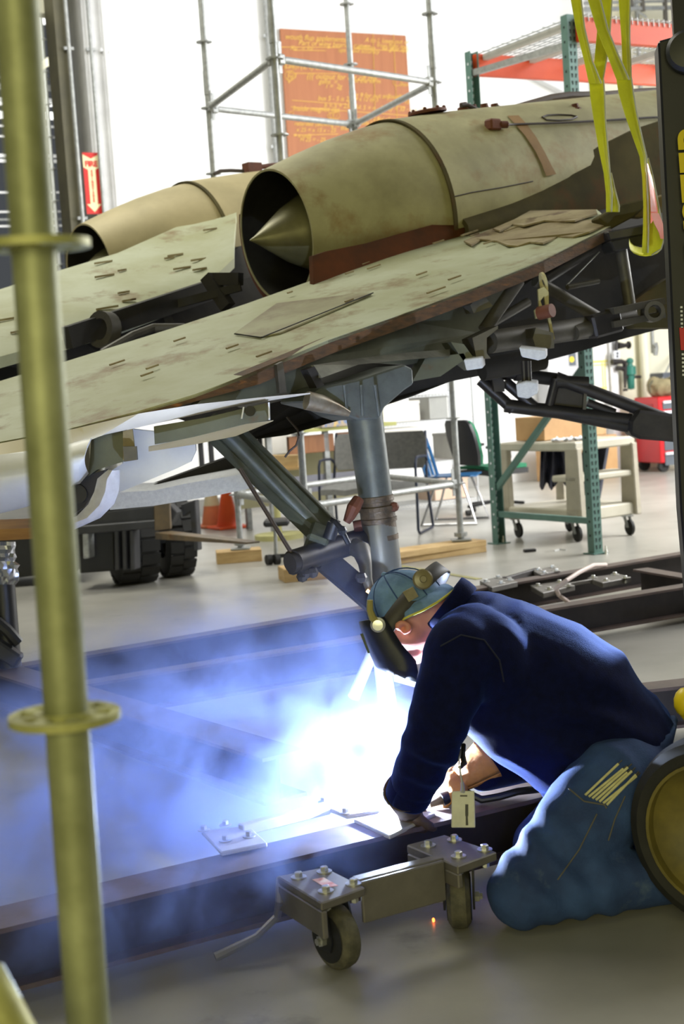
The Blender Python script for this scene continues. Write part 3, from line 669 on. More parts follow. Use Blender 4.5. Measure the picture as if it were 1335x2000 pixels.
obj('loose_wire', MB().path([at(560, 815, 5.6), at(580, 838, 5.55), at(584, 852, 5.5), at(578, 870, 5.5), at(566, 880, 5.5), at(556, 893, 5.5)], .004, 6), M_bronze, air)
# ---- white lower skin and fairings at the left
def skin(name, top, bot, dt, db, mt, parent=air, th=V(0, .012, 0), n=8, bulge=0.0):
    rows = []
    for i, (a, b) in enumerate(zip(top, bot)):
        d0 = dt[i] if isinstance(dt, (list, tuple)) else dt; d1 = db[i] if isinstance(db, (list, tuple)) else db
        pa, pb = at(*a, d0), at(*b, d1); rows.append([pa.lerp(pb, j / (n - 1)) - V(0, bulge * math.sin(math.pi * j / (n - 1)), 0) for j in range(n)])
    return obj(name, MB().grid(rows, th), mt, parent)
skin('white_lower_skin', [(-120, 890), (0, 866), (130, 841), (270, 808), (380, 790), (500, 777), (606, 767)], [(-120, 926), (0, 900), (130, 878), (200, 850), (300, 828), (480, 790), (605, 770)], 5.02, [4.95, 4.95, 4.97, 5.02, 5.1, 5.2, 5.3], M_cream_white)
# boat-shaped wing root with an S-curved end
top = [(-150, 905), (0, 888), (120, 872), (165, 858), (178, 856), (176, 862)]
bot = [(-150, 1015), (0, 1003), (100, 978), (140, 948), (155, 945), (172, 925)]
skin('wing_root_fairing', top, bot, 4.97, 5.05, M_white, bulge=.10, n=12)
m = MB(); m.prism([at(*p, 5.10) for p in ((178, 858), (240, 838), (240, 902), (188, 918), (172, 930), (176, 890))], V(0, .10, 0)); obj('dark_end_rib', m, M_spar, air, None)
m = MB(); m.prism([at(*p, 5.08) for p in ((240, 842), (258, 838), (262, 872), (240, 900))], V(0, .02, 0)); obj('wood_block_rib', m, M_ply, air, None)
m = MB(); m.prism([at(*p, 5.05) for p in ((240, 872), (266, 872), (268, 898), (242, 902))], V(0, .02, 0)); obj('grey_end_plate', m, M_tube, air, None)
m = MB(); m.prism([at(*p, 5.3) for p in ((258, 838), (380, 850), (382, 880), (372, 902), (345, 915), (232, 962), (200, 990), (200, 930), (240, 905))], V(0, .04, 0)); obj('white_side_panel', m, M_white, air, None)
m = MB(); m.prism([at(*p, 5.15) for p in ((300, 833), (400, 816), (524, 786), (526, 820), (420, 848), (302, 868))], V(0, .06, 0)); obj('dark_box_spar', m, M_spar, air, None)
m = MB(); m.prism([at(*p, 5.12) for p in ((474, 795), (477, 795), (473, 818), (470, 818))], V(0, .02, 0)); m.prism([at(*p, 5.12) for p in ((523, 786), (526, 786), (527, 820), (524, 820))], V(0, .02, 0)); obj('bright_stiffener', m, M_foam, air, None)
m = MB(); m.lathe(at(488, 803, 5.13), V(0, 1, 0), [(0, .018), (.02, .018)], 16); obj('lightening_hole', m, M_dark, air)  # dark disc drawn in for the shaded hole
skin('bright_spar_flange', [(290, 872), (380, 853), (480, 828), (534, 821)], [(290, 882), (380, 868), (460, 852), (532, 823)], 5.1, 5.02, M_cream_white, n=3)
# curved white tip panel
sp = [(210, 918), (190, 935), (184, 960), (172, 985), (150, 1008), (110, 1022)]; sq = [(233, 918), (233, 935), (232, 958), (222, 985), (195, 1012), (110, 1050)]
skin('curved_tip_panel', sp, sq, 4.98, 4.98, mat('scuffed_white_panel', srgb(214, 212, 212), srgb(186, 182, 182), 14, .5), n=5, bulge=.03)
m = MB(); m.prism([at(*p, 5.14) for p in ((140, 946), (172, 928), (205, 918), (185, 960), (165, 990), (130, 1014), (110, 1010), (110, 950))], V(0, .08, 0)); obj('tip_recess', m, M_under, air, None)
m = MB(); m.lathe(at(150, 965, 5.12), V(0, 1, 0), [(0, .034), (.02, .034)], 20); obj('recess_hole', m, M_dark, air)  # hole is a dark disc, its shade is painted
# ================================================================== the welder
def fuse(name, parts, m, parent, base=None, voxel=0.012, smooth=6, wob=0.0, wscale=9.0, ridges=None):
    """fuses overlapping shells into ONE continuous surface (voxel remesh), softens it and links it as one mesh"""
    mb = MB()
    for p in parts: p(mb)
    me = bpy.data.meshes.new(name); me.from_pydata([tuple(v) for v in mb.v], [], mb.f)
    bm = bmesh.new(); bm.from_mesh(me); bmesh.ops.recalc_face_normals(bm, faces=bm.faces); bm.to_mesh(me); bm.free()
    t = bpy.data.objects.new(name, me); COL.objects.link(t)
    r = t.modifiers.new('r', 'REMESH'); r.mode = 'VOXEL'; r.voxel_size = voxel
    s = t.modifiers.new('s', 'SMOOTH'); s.iterations = smooth; s.factor = 0.5
    dg = bpy.context.evaluated_depsgraph_get(); ev = bpy.data.meshes.new_from_object(t.evaluated_get(dg))
    bpy.data.objects.remove(t)
    b = BASE[parent.name] if parent else Vector(base)
    nrm = [v.normal.copy() for v in ev.vertices]
    for v, n in zip(ev.vertices, nrm):
        p = v.co.copy()
        if wob: 
            q = Vector((p.x * wscale, p.y * wscale, p.z * wscale * 1.0)); a = noise.noise(q + Vector((noise.noise(q * .5) * 2, 0, 0)))
            p = p + n * wob * (1 - 2.2 * abs(a))
        if ridges:
            for c, dirv, wid, amp, rad in ridges:
                e = (p - c); k = math.exp(-(e.length / rad) ** 2); p = p + n * amp * k * math.sin(e.dot(dirv) / wid)
        v.co = p - b
    for pl in ev.polygons: pl.use_smooth = True
    ev.materials.clear(); ev.materials.append(m); ev.name = name
    o = bpy.data.objects.new(name, ev); COL.objects.link(o)
    if parent: o.parent = parent
    else: o.location = b
    BASE[o.name] = b; return o
def cap(p, q, r0, r1):
    p, q = Vector(p), Vector(q)
    def f(mb):
        n = 6; d = q - p; L_ = d.length; t = d / L_
        prof = [(-r0 * math.cos(i / n * math.pi / 2), max(r0 * math.sin(i / n * math.pi / 2), .0005)) for i in range(n)] + [(0, r0), (L_, r1)] + [(L_ + r1 * math.sin(i / n * math.pi / 2), max(r1 * math.cos(i / n * math.pi / 2), .0005)) for i in range(1, n + 1)]
        mb.lathe(p, t, prof, 16)
    return f
def rings(rs, n=28, power=2.3): return lambda mb: mb.loft(rs, n, True, power)
def sph(c, r, sc=(1, 1, 1), M=None): return lambda mb: mb.ball(c, r, 16, sc, M)
M_navy = mat('navy_sweatshirt', srgb(9, 16, 58), srgb(6, 11, 44), 40, 0.9, 0, 0.12, bscale=260)
M_navy.node_tree.nodes['Principled BSDF'].inputs['Sheen Weight'].default_value = 0.22; M_navy.node_tree.nodes['Principled BSDF'].inputs['Sheen Roughness'].default_value = 0.35; M_navy.node_tree.nodes['Principled BSDF'].inputs['Sheen Tint'].default_value = (.10, .24, 1, 1); M_navy.node_tree.nodes['Principled BSDF'].inputs['Specular IOR Level'].default_value = 0.15
M_jeans = mat('blue_denim', srgb(52, 80, 134), srgb(36, 56, 102), 7, 0.85, 0, 0.15, srgb(92, 110, 132), 5, .58, .75, bscale=220)
M_cap = mat('washed_denim_cap', srgb(112, 146, 186), srgb(82, 112, 150), 14, 0.85, 0, 0.12)
M_skin = mat('skin', srgb(206, 142, 122), srgb(190, 122, 104), 14, 0.5)
M_skin.node_tree.nodes['Principled BSDF'].inputs['Subsurface Weight'].default_value = 0.08
M_glove = mat('tan_leather_glove', srgb(182, 126, 62), srgb(146, 98, 48), 12, 0.75, 0, 0.2)
M_glovedark = mat('dark_leather_glove', srgb(92, 74, 62), srgb(64, 52, 46), 14, 0.7, 0, 0.2)  # darker brown leather for the near glove
M_shield = mat('black_helmet_shell', srgb(34, 35, 40), srgb(26, 27, 31), 9, 0.38)
PB = V(0.6, 3.75, 0)
Ls = V(0.22, 0.97, 0.03).normalized()                       # across the shoulders, to the far side
def vimg(c, dx, dy, d): return at(c[0] + dx, c[1] + dy, d) - at(c[0], c[1], d)
# skeleton points
sh_n, el_n, wr_n = at(900, 1272, 3.72), at(852, 1432, 3.70), at(798, 1556, 3.80)
sh_f, el_f, wr_f = at(915, 1290, 4.12), at(1020, 1478, 4.12), at(925, 1512, 4.03)
hip_n, kn_n, an_n = at(1195, 1545, 3.74), onz(1022, 1744, 0.087), onz(1345, 1705, 0.075)
hip_f, kn_f, an_f = at(1215, 1525, 4.02), onz(1085, 1700, 0.087) + V(0, .2, 0), onz(1380, 1670, 0.075) + V(0, .25, 0)
HC = at(797, 1196, 3.98)                                     # middle of the skull
HF, HU = V(-.70, .50, -.50).normalized(), V(-.46, .10, .88).normalized(); HL = HF.cross(HU).normalized(); HU = HL.cross(HF)
HM = Matrix((HF, HL, HU)).transposed()
def hp(f, l, u): return HC + HF * f + HL * l + HU * u
nk = at(880, 1205, 3.95)
torso = [((890, 1200), 56, 50, .075), ((918, 1238), 90, 70, .14), ((960, 1290), 128, 118, .19), ((1045, 1345), 150, 150, .195), ((1130, 1405), 150, 152, .185), ((1178, 1455), 136, 140, .195)]
body_parts = [cap(sh_n, el_n, .05, .042), cap(el_n, wr_n, .042, .032), cap(sh_f, el_f, .05, .042), cap(el_f, wr_f, .042, .032),
              cap(hip_n, kn_n, .085, .055), cap(kn_n, an_n, .055, .04), cap(hip_f, kn_f, .085, .055), cap(kn_f, an_f, .055, .04),
              cap(an_n, an_n + V(.12, 0, -.02), .035, .03), cap(an_f, an_f + V(.12, 0, -.02), .035, .03),
              cap(nk, hp(-.02, 0, -.04), .062, .062), cap(nk, at(930, 1260, 3.93), .07, .1), cap(at(960, 1290, 3.93), at(1190, 1450, 3.88), .13, .13),
              cap(sh_n, sh_f, .07, .07), cap(hip_n, hip_f, .09, .09),
              sph(HC, .1, (1.0, .78, 1.06), HM), sph(hp(.03, 0, -.055), .075, (1.0, .8, 1.05), HM), sph(hp(.055, 0, -.105), .035, (1.0, 1.0, .8), HM),
              cap(hp(.098, 0, -.01), hp(.118, 0, -.045), .010, .016), cap(hp(.085, -.04, .02), hp(.085, .04, .02), .016, .016),
              cap(hp(.092, -.022, -.078), hp(.092, .022, -.078), .008, .008), sph(hp(.088, -.03, -.002), .012), sph(hp(.088, .03, -.002), .012)]
EAR = [at(x, y, 3.868) for x, y in ((776, 1227), (776, 1219), (784, 1215), (794, 1218), (800, 1225), (797, 1232), (789, 1235))]
body_parts += [cap(a, b, .0075, .0075) for a, b in zip(EAR, EAR[1:])] + [cap(at(780, 1224, 3.884), at(796, 1229, 3.886), .010, .009), sph(at(795, 1238, 3.93), .05), sph(at(790, 1262, 3.95), .05), sph(at(808, 1235, 3.94), .05)]
for sg in (1,):   # the far ear
    body_parts += [cap(hp(-.015, sg * .078, .018), hp(-.022, sg * .090, .0), .009, .010), cap(hp(-.022, sg * .090, .0), hp(-.016, sg * .086, -.022), .010, .007), cap(hp(-.016, sg * .086, -.022), hp(-.004, sg * .078, -.034), .007, .008), cap(hp(-.002, sg * .078, .012), hp(-.002, sg * .078, -.03), .007, .006), cap(hp(-.015, sg * .078, .0), hp(-.014, sg * .078, -.02), .008, .008)]
person = fuse('person', body_parts, M_skin, None, base=PB, voxel=.006, smooth=3)
tag(person, 'person in navy sweatshirt, jeans and denim cap kneeling bent over the weld', 'person')
# sweatshirt: torso, two sleeves
rs = []
for (c, b, fr, hw) in torso:
    cc = at(*c, 3.92); up = vimg(c, .60 * b, -.80 * b, 3.92); 
    rs.append((cc, Ls * hw, up))
c = (1186, 1476); rs.append((at(*c, 3.90), Ls * .20, vimg(c, 128, -72, 3.9)))
c = (1196, 1490); rs.append((at(*c, 3.90), Ls * .19, vimg(c, 120, -66, 3.9)))
fold = [(at(1190, 1440, 3.72), V(.45, .0, .9).normalized(), .016, .010, .16), (at(850, 1490, 3.66), V(.4, 0, .9).normalized(), .012, .009, .10), (at(1120, 1500, 3.72), V(.1, 0, 1), .018, .008, .12)]
shirt = fuse('sweatshirt', [rings(rs), cap(sh_n, el_n, .092, .076), cap(el_n, at(806, 1528, 3.78), .076, .062), cap(at(930, 1270, 3.78), at(985, 1330, 3.85), .12, .12), cap(sh_f, el_f, .088, .07), cap(el_f, at(945, 1507, 4.04), .068, .052), cap(sh_f, at(985, 1330, 3.98), .1, .12)], M_navy, person, voxel=.011, smooth=7, wob=.006, wscale=7, ridges=fold)
def ringband(name, c, ax, ru, rv, h, mt, par, n=36, uref=None):
    ax = Vector(ax).normalized(); u = (Vector(uref) - ax * Vector(uref).dot(ax)).normalized() if uref else ax.orthogonal().normalized(); v = ax.cross(u)
    m = MB(); rows = []
    for i, (dz, s) in enumerate(((-.5, .97), (-.4, 1.0), (0, 1.02), (.4, 1.0), (.5, .97))):
        rows.append([Vector(c) + ax * dz * h + (u * ru * math.cos(k / n * 2 * math.pi) + v * rv * math.sin(k / n * 2 * math.pi)) * s for k in range(n + 1)])
    m.grid(rows); o = obj(name, m, mt, par); s = o.modifiers.new('t', 'SOLIDIFY'); s.thickness = .006; s.offset = -1; return o
hem_ax = V(*(at(1215, 1500, 3.9) - at(1165, 1430, 3.9)))
ringband('collar', at(880, 1186, 3.94), at(860, 1178, 3.95) - at(905, 1212, 3.94), .084, .084, .05, M_navy, shirt)
ringband('cuff', at(800, 1545, 3.79), wr_n - el_n, .060, .060, .05, M_navy, shirt)
# the id badge strap, jeans, boots
M_jseam = mat('jeans_stitching', srgb(92, 90, 86), None, rough=.8)
jr = [cap(hip_n, kn_n, .128, .086), cap(kn_n, an_n, .084, .062), cap(hip_f, kn_f, .125, .086), cap(kn_f, an_f, .084, .062), cap(hip_n + V(.02, .02, .0), hip_f + V(.02, -.02, .0), .142, .142),
      rings([(at(1222, 1462, 3.88), Ls * .155, vimg((1222, 1462), 103, -56, 3.88)), (at(1205, 1500, 3.88), Ls * .165, vimg((1205, 1500), 104, -44, 3.88)), (at(1190, 1560, 3.88), Ls * .15, vimg((1190, 1560), 100, -20, 3.88))]), cap(an_n, an_n + V(.05, 0, -.01), .062, .058), cap(an_f, an_f + V(.05, 0, -.01), .062, .058)]
kf = [(kn_n + V(.06, 0, .06), V(.7, 0, .7), .012, .010, .12), (at(1060, 1560, 3.66), V(.6, 0, -.8), .014, .008, .11), (at(1120, 1790, 3.6), V(.95, 0, .2), .012, .008, .13)]
jeans = fuse('jeans', jr, M_jeans, person, voxel=.011, smooth=6, wob=.007, wscale=6, ridges=kf)
belt_c = at(1226, 1470, 3.88)
ringband('belt', belt_c, V(.47, 0, .88), .128, .162, .045, mat('dark_leather_belt', srgb(52, 46, 44), None, rough=.5), person, uref=(.88, 0, -.47))
def seam(name, pts, o, r, mt, par, off=.001):
    out = []
    for (x0, y0), (x1, y1) in zip(pts, pts[1:]):
        for k in range(6):
            p = surf(o, x0 + (x1 - x0) * k / 6, y0 + (y1 - y0) * k / 6, off)
            if p: out.append(p)
    if len(out) > 1: return obj(name, MB().path(out, r, 6), mt, par)
seam('pocket_edge', [(1110, 1540), (1140, 1565), (1180, 1572), (1185, 1580)], jeans, .0022, M_jseam, jeans)
seam('side_seam', [(1165, 1590), (1130, 1660), (1080, 1730)], jeans, .002, M_jseam, jeans)
seam('back_pocket', [(1220, 1555), (1200, 1600), (1185, 1650)], jeans, .002, M_jseam, jeans)
seam('shoulder_seam', [(860, 1262), (900, 1240), (945, 1250), (975, 1290), (985, 1340)], shirt, .0022, mat('navy_seam', srgb(20, 24, 48), None, rough=.9), shirt)
for a in (an_n, an_f):
    fuse('boot', [cap(a + V(.05, 0, .0), a + V(.11, 0, .01), .062, .058), cap(a + V(.09, 0, -.0), a + V(.17, 0, -.005), .055, .05), cap(a + V(.13, -.01, .02), a + V(.15, 0, -.0), .05, .045)], mat('dark_work_boot', srgb(58, 48, 40), srgb(44, 36, 30), 12, .6), person, voxel=.008, smooth=3)
# cap, worn backwards
def dome(name, rr, lo, mt, par, n=28):
    m = MB(); rows = []
    for i in range(11):
        ph = i / 10 * math.pi / 2
        row = []
        for k in range(n + 1):
            an = k / n * 2 * math.pi; s = math.cos(ph); 
            row.append(hp(rr[0] * s * math.cos(an) - .004, rr[1] * s * math.sin(an), lo + rr[2] * math.sin(ph) + .008 * s * math.cos(an)))
        rows.append(row)
    m.grid(rows); o = obj(name, m, mt, par); q = o.modifiers.new('t', 'SOLIDIFY'); q.thickness = .004; q.offset = -1; return o
capo = dome('cap', (.112, .092, .108), .012, M_cap, person)
inn = [(772, 1213, 3.895), (786, 1195, 3.888), (806, 1175, 3.892), (830, 1156, 3.915), (852, 1144, 3.965), (868, 1140, 4.04)]
outr = [(775, 1216, 3.888), (798, 1204, 3.858), (826, 1192, 3.848), (854, 1176, 3.858), (876, 1160, 3.895), (889, 1150, 3.96)]
m = MB(); rows = [[at(*a).lerp(at(*b), t) + HU * .006 * math.sin(math.pi * t) for a, b in zip(inn, outr)] for t in (0, .25, .5, .75, 1)]
m.grid(rows, HU * -.004); bill = obj('cap_bill', m, M_cap, capo)
obj('bill_edge', MB().path([r_ for r_ in rows[-1]], .0032, 6), mat('yellow_piping', srgb(196, 188, 78), None, rough=.8), capo)
for an in (0.5, 1.25, 2.0, 2.7, -0.5, -1.25, -2.0, -2.7):
    pts = [hp(.113 * math.cos(i / 8 * 1.5) * math.cos(an) - .004, .093 * math.cos(i / 8 * 1.5) * math.sin(an), .012 + .109 * math.sin(i / 8 * 1.5)) for i in range(9)]
    obj('cap_seam', MB().path(pts, .0018, 5), M_jeans, capo)
obj('cap_button', MB().ball(hp(-.004, 0, .121), .008, 8), M_cap, capo)
# welding helmet: headband with knob, strap and curved shield
HB = at(800, 1188, 3.98); q = (at(838, 1128, 3.98) - at(797, 1186, 3.98)).normalized()
m = MB(); rows = [[], [], []]
tn = HL.cross(q).normalized()
for k in range(49):
    an = k / 48 * 2 * math.pi; base_ = HB + HL * math.cos(an) * .121 + q * math.sin(an) * .128
    for i, dz in enumerate((-.022, 0, .022)): rows[i].append(base_ + tn * dz)
helmet = obj('welding_helmet', MB().grid(rows), mat('dark_headband', srgb(64, 60, 58), srgb(48, 46, 46), 20, .6), person)
sd = helmet.modifiers.new('t', 'SOLIDIFY'); sd.thickness = .005; sd.offset = 1
kn = at(824, 1132, 3.88); m = MB(); m.lathe(kn, (at(838, 1128, 3.8) - at(828, 1132, 3.9)), [(-.01, .016), (0, .026), (.016, .027), (.020, .023), (.022, .010), (.025, .008), (.025, .002)], 24); obj('adjuster_knob', m, mat('bronze_plastic_knob', srgb(128, 118, 86), srgb(108, 100, 72), 20, .3), helmet)
m = MB(); m.prism([at(*p, 3.875) for p in ((786, 1157), (806, 1146), (817, 1165), (798, 1176))], V(0, .008, 0)); obj('band_label', m, mat('khaki_strap', srgb(140, 132, 106), srgb(116, 108, 86), 20, .8), helmet, None)
obj('side_strap', MB().path([at(722, 1172, 3.86), at(722, 1192, 3.86), at(727, 1206, 3.86), at(736, 1216, 3.86)], [.008, .009, .010, .012], 8), mat('yellow_strap', srgb(150, 140, 80), None, rough=.7), helmet)
Rp = [(750, 1204), (764, 1226), (784, 1258), (812, 1290), (816, 1312), (812, 1332)]; Fp = [(705, 1213), (711, 1232), (719, 1256), (730, 1282), (738, 1300), (752, 1312)]
m = MB(); rows = []
dn, df = 3.865, 4.115
for r0, f0 in zip(Rp, Fp):
    row = []
    for t, d in ((0, dn), (.35, dn), (.7, dn + .004), (.90, dn + .02), (.98, dn + .05), (1.02, dn + .09), (1.03, (dn + df) / 2), (1.02, df - .09), (.98, df - .05), (.9, df - .02), (.7, df), (.35, df), (0, df)):
        row.append(at(r0[0] + (f0[0] - r0[0]) * t, r0[1] + (f0[1] - r0[1]) * t, d))
    rows.append(row)
m.grid(rows); sh = obj('helmet_shield', m, M_shield, helmet, .9); sd = sh.modifiers.new('t', 'SOLIDIFY'); sd.thickness = .005; sd.offset = 1
m = MB(); m.lathe(at(738, 1220, 3.862), V(-.1, -1, .05), [(0, .020), (.008, .020), (.010, .014), (.016, .014), (.017, .004)], 20); obj('pivot_screw', m, M_zinc, helmet)
m = MB(); m.prism([at(711, 1236, 3.945), at(726, 1274, 3.945), at(726, 1274, 4.035), at(711, 1236, 4.035)], at(703, 1240, 3.98) - at(711, 1238, 3.98)); obj('filter_window', m, mat('dark_green_glass', (.01, .03, .02), None, rough=.08), helmet, None)
# hands in leather gloves: palm, four fingers of different length, thumb
def glove(name, wr, fwd, up, mt, curl, par, cuff=True, sc=1.0, mirror=1):
    f = Vector(fwd).normalized(); u = Vector(up); u = (u - f * u.dot(f)).normalized(); s = f.cross(u) * mirror
    P_ = [cap(wr + f * .015, wr + f * .055 * sc, .030, .034), cap(wr + f * .05 - s * .022, wr + f * .085 - s * .026, .024, .019), cap(wr + f * .05 + s * .022, wr + f * .08 + s * .028, .024, .018)]
    for i, (off, ln) in enumerate(((-.032, .062), (-.011, .072), (.011, .068), (.031, .054))):
        a = wr + f * .085 + s * off; r = .0115; ang = 0; dirv = f
        for j, seg in enumerate((.42, .32, .26)):
            ang += curl * (0.55 if j == 0 else 1.0); dv = f * math.cos(ang) - u * math.sin(ang); b = a + dv * ln * seg * sc; P_.append(cap(a, b, r, r * .93)); a = b; r *= .93
    a = wr + f * .035 - s * .034; b = a + (f * .6 - s * .6 - u * .35).normalized() * .035; c = b + (f * .85 - s * .05 - u * .5).normalized() * .032
    P_ += [cap(a, b, .015, .0135), cap(b, c, .0135, .011)]
    g = fuse(name, P_, mt, par, voxel=.0045, smooth=2, wob=.0012, wscale=40)
    if cuff:
        m = MB(); rows = []
        for dz, r in ((.035, .036), (.0, .046), (-.05, .058), (-.062, .062)):
            rows.append([wr + f * dz + (s * math.cos(k / 24 * 2 * math.pi) + u * math.sin(k / 24 * 2 * math.pi)) * r for k in range(25)])
        m.grid(rows); o = obj('glove_cuff', m, mt, g); q_ = o.modifiers.new('t', 'SOLIDIFY'); q_.thickness = .004; q_.offset = -1
    return g
glove('glove', at(797, 1568, 3.83), at(806, 1622, 3.93) - at(797, 1568, 3.83), V(-.6, -.7, .2), M_glovedark, .75, person, True, sc=1.05)
glove('glove', at(918, 1508, 4.02), at(850, 1560, 4.0) - at(920, 1508, 4.02), V(0, -.5, .85), M_glove, .55, person, True, mirror=-1)
# what the welder holds and carries: electrode holder, its cable, badge, spare rods
t = thing('electrode_holder', 'dark welding electrode holder gripped in the tan leather glove', 'electrode holder', at(868, 1560, 3.98))
h0, h1, h2 = at(905, 1545, 4.0), at(862, 1562, 3.98), at(838, 1572, 3.97)
obj('handle', MB().tube(h0, h1, .017, .019, 16), M_black, t); obj('jaw', MB().tube(h1, h2, .014, .008, 12), mat('sooty_brass', srgb(96, 84, 64), None, rough=.5, metal=.5), t)
obj('welding_rod', MB().tube(h2, at(745, 1545, 4.1), .0022, .0020, 8), mat('flux_coating', srgb(150, 146, 120), None, rough=.8), t)
m = MB(); m.path([at(905, 1545, 4.0), at(940, 1562, 3.99), at(975, 1556, 3.99), at(1010, 1546, 4.0), at(1055, 1541, 4.02), at(1110, 1540, 4.15), at(1200, 1545, 4.4), onz(1320, 1560, .012)], .0105, 10)
tag(obj('welding_cable', m, M_black), 'black rubber welding cable trailing along the brown beam behind the welder', 'cable')
t = thing('id_badge', 'white identity card in a clear holder hanging from the neck of the welder', 'badge', at(905, 1580, 3.58))
BD = 3.58
def bc(x, y, off=0.0): return at(x, y, BD - off)
m = MB(); m.prism([bc(*p) for p in ((882, 1546), (926, 1545), (928, 1617), (881, 1617))], V(0, .004, 0)); card = obj('card', m, mat('badge_plastic', srgb(214, 214, 200), srgb(196, 196, 184), 20, .25), t, None, bevel=.002)
m = MB(); m.prism([bc(*p, .001) for p in ((908, 1571), (914, 1571), (914, 1594), (908, 1594))], V(0, .0008, 0)); m.prism([bc(*p, .001) for p in ((909, 1594), (913, 1594), (914, 1612), (909, 1612))], V(0, .0008, 0)); obj('card_strip', m, mat('badge_dark_strip', srgb(60, 60, 56), None, rough=.4), card, None)
m = MB(); m.prism([bc(*p, .001) for p in ((898, 1553), (912, 1553), (912, 1556), (898, 1556))], V(0, .0008, 0)); obj('card_slot', m, M_tube, card, None)
obj('clip', MB().path([bc(903, 1548), bc(903, 1538), bc(902, 1528)], [.006, .005, .004], 8), M_zinc, t)
obj('bead_chain', MB().path([bc(902, 1528), bc(899, 1512), bc(897, 1496), at(896, 1482, 3.6), at(900, 1464, 3.66)], .0025, 6), M_zinc, t)
obj('lanyard', MB().path([at(897, 1500, 3.6), at(906, 1490, 3.61), at(903, 1474, 3.64), at(905, 1455, 3.68)], [.006, .008, .007, .006], 8), M_black, t)
for k in range(7):
    x0 = 1142 + k * 7.0; y0 = 1553 + k * 3.2; a = surf(jeans, x0, y0 + 12, -.02) or at(x0, y0, 3.63); d = a.y - .012
    b = at(1214 + k * 5.5 + (k % 3) * 4, 1485 + k * 3.6 + (k % 2) * 7, d + .03)
    e = at(x0, y0, d); t = thing('spare_welding_rod', 'cream welding rod in the bundle sticking out of the jeans pocket', 'welding rod', e, 'welding rods in the jeans pocket')
    obj('coated_stick', MB().tube(e, e.lerp(b, .9), .0033, n=8), mat('cream_flux', srgb(206, 202, 156), srgb(184, 178, 130), 30, .8) if 'cream_flux' not in MATS else MATS['cream_flux'], t)
    obj('bare_end', MB().tube(e.lerp(b, .9), b, .0016, n=6), M_tube, t)
# ================================================================== scaffold pole in front, slings, mast, smoke
def rosette(mbx, c, axis, r=.061, th=.009, ri=.024, n=48):
    ax = Vector(axis).normalized(); u = V(1, 0, 0); u = (u - ax * u.dot(ax)).normalized(); w = ax.cross(u)
    for r0, r1 in ((ri, ri + .009), (r - .010, r)):
        mbx.lathe(Vector(c) - ax * th / 2, ax, [(0, r0), (0, r1), (th, r1), (th, r0)], n, closed=True)
    for k in range(8):
        an = k * math.pi / 4 + .35; d = u * math.cos(an) + w * math.sin(an); wid = .016 if k % 2 else .012
        mbx.beam(Vector(c) + d * (ri + .004), Vector(c) + d * (r - .005), wid, th, up=ax)
PD = 1.60
p0, p1 = at(28, -60, PD), at(176, 2060, PD)
sp = thing('scaffold_pole', 'olive galvanised scaffold pole with two round rosettes standing close to the camera', 'scaffold pole', p1)
obj('pole', MB().tube(p1, p0, .0242, n=32), M_pole, sp)
axp = p0 - p1
for px, py in ((64, 478), (126, 1400)):
    m = MB(); rosette(m, at(px, py, PD), axp); m.lathe(at(px, py, PD) - axp.normalized() * .006, axp, [(0, .0245), (.0, .027), (.012, .027), (.012, .0245)], 32, closed=True); obj('rosette', m, M_rosette, sp)
m = MB(); a, b = at(-30, 1905, 1.5), at(62, 2080, 1.45); m.tube(a, b, .022, n=24)
tag(obj('scaffold_brace', m, M_rosette), 'pale yellow scaffold brace end crossing the bottom left corner of the picture', 'scaffold brace')
# yellow lifting slings
M_sling = mat('yellow_webbing', srgb(206, 204, 22), srgb(176, 174, 14), 5, 0.7, 0, 0.1, srgb(120, 118, 40), 3, .6, .72, bscale=90)
M_slinge = mat('sling_grey_edge', srgb(170, 168, 140), None, rough=.8)
def ribbon(name, pts, parent, d, mt=M_sling, th=.006):
    m = MB(); rows = []; e = []
    for (xl, xr, y, *dd) in pts:
        k = dd[0] if dd else d; a, b = at(xl, y, k), at(xr, y, k + .015); rows.append([a, a.lerp(b, .5) - V(0, .008, 0), b]); e.append(b - V(0, .006, 0))
    m.grid(rows, V(0, th, 0)); o = obj(name, m, mt, parent); obj('edge_stitching', MB().path(e, .0032, 6), M_slinge, o); return o
def C3(l): return [(850 + a / 2.753, 850 + b / 2.753, y / 2.753) for a, b, y in l]
s1 = thing('lifting_sling', 'yellow webbing sling hooked behind the deck corner with its legs nearest the engine', 'sling', at(1195, 410, 6.6))
ribbon('sling_leg', C3([(560, 625, -1900), (722, 790, -60), (728, 782, 0), (755, 800, 150), (800, 842, 330), (826, 890, 450)]), s1, 6.40)
ribbon('sling_leg', C3([(900, 950, -1900), (888, 945, -60), (885, 947, 0), (866, 935, 200), (852, 915, 340), (836, 895, 450)]), s1, 6.52)
ribbon('sling_band', C3([(826, 902, 430), (832, 908, 520), (850, 912, 640), (878, 925, 800), (905, 936, 930), (917, 948, 1040), (918, 945, 1140)]), s1, 6.45)
ribbon('sling_return', C3([(932, 942, 930), (936, 960, 1010), (938, 986, 1110), (936, 984, 1140)]), s1, 6.50)
s2 = thing('lifting_sling', 'yellow webbing sling looped under the bracket and carrying an orange tag', 'sling', at(1270, 480, 6.3))
ribbon('sling_leg', C3([(690, 750, -1900), (815, 880, -60), (820, 885, 0), (868, 925, 160), (925, 982, 300), (975, 1040, 430)]), s2, 6.28)
ribbon('sling_leg', C3([(970, 1030, -1900), (985, 1045, -60), (985, 1045, 0), (1000, 1042, 200), (1005, 1048, 340), (1004, 1050, 420)]), s2, 6.36)
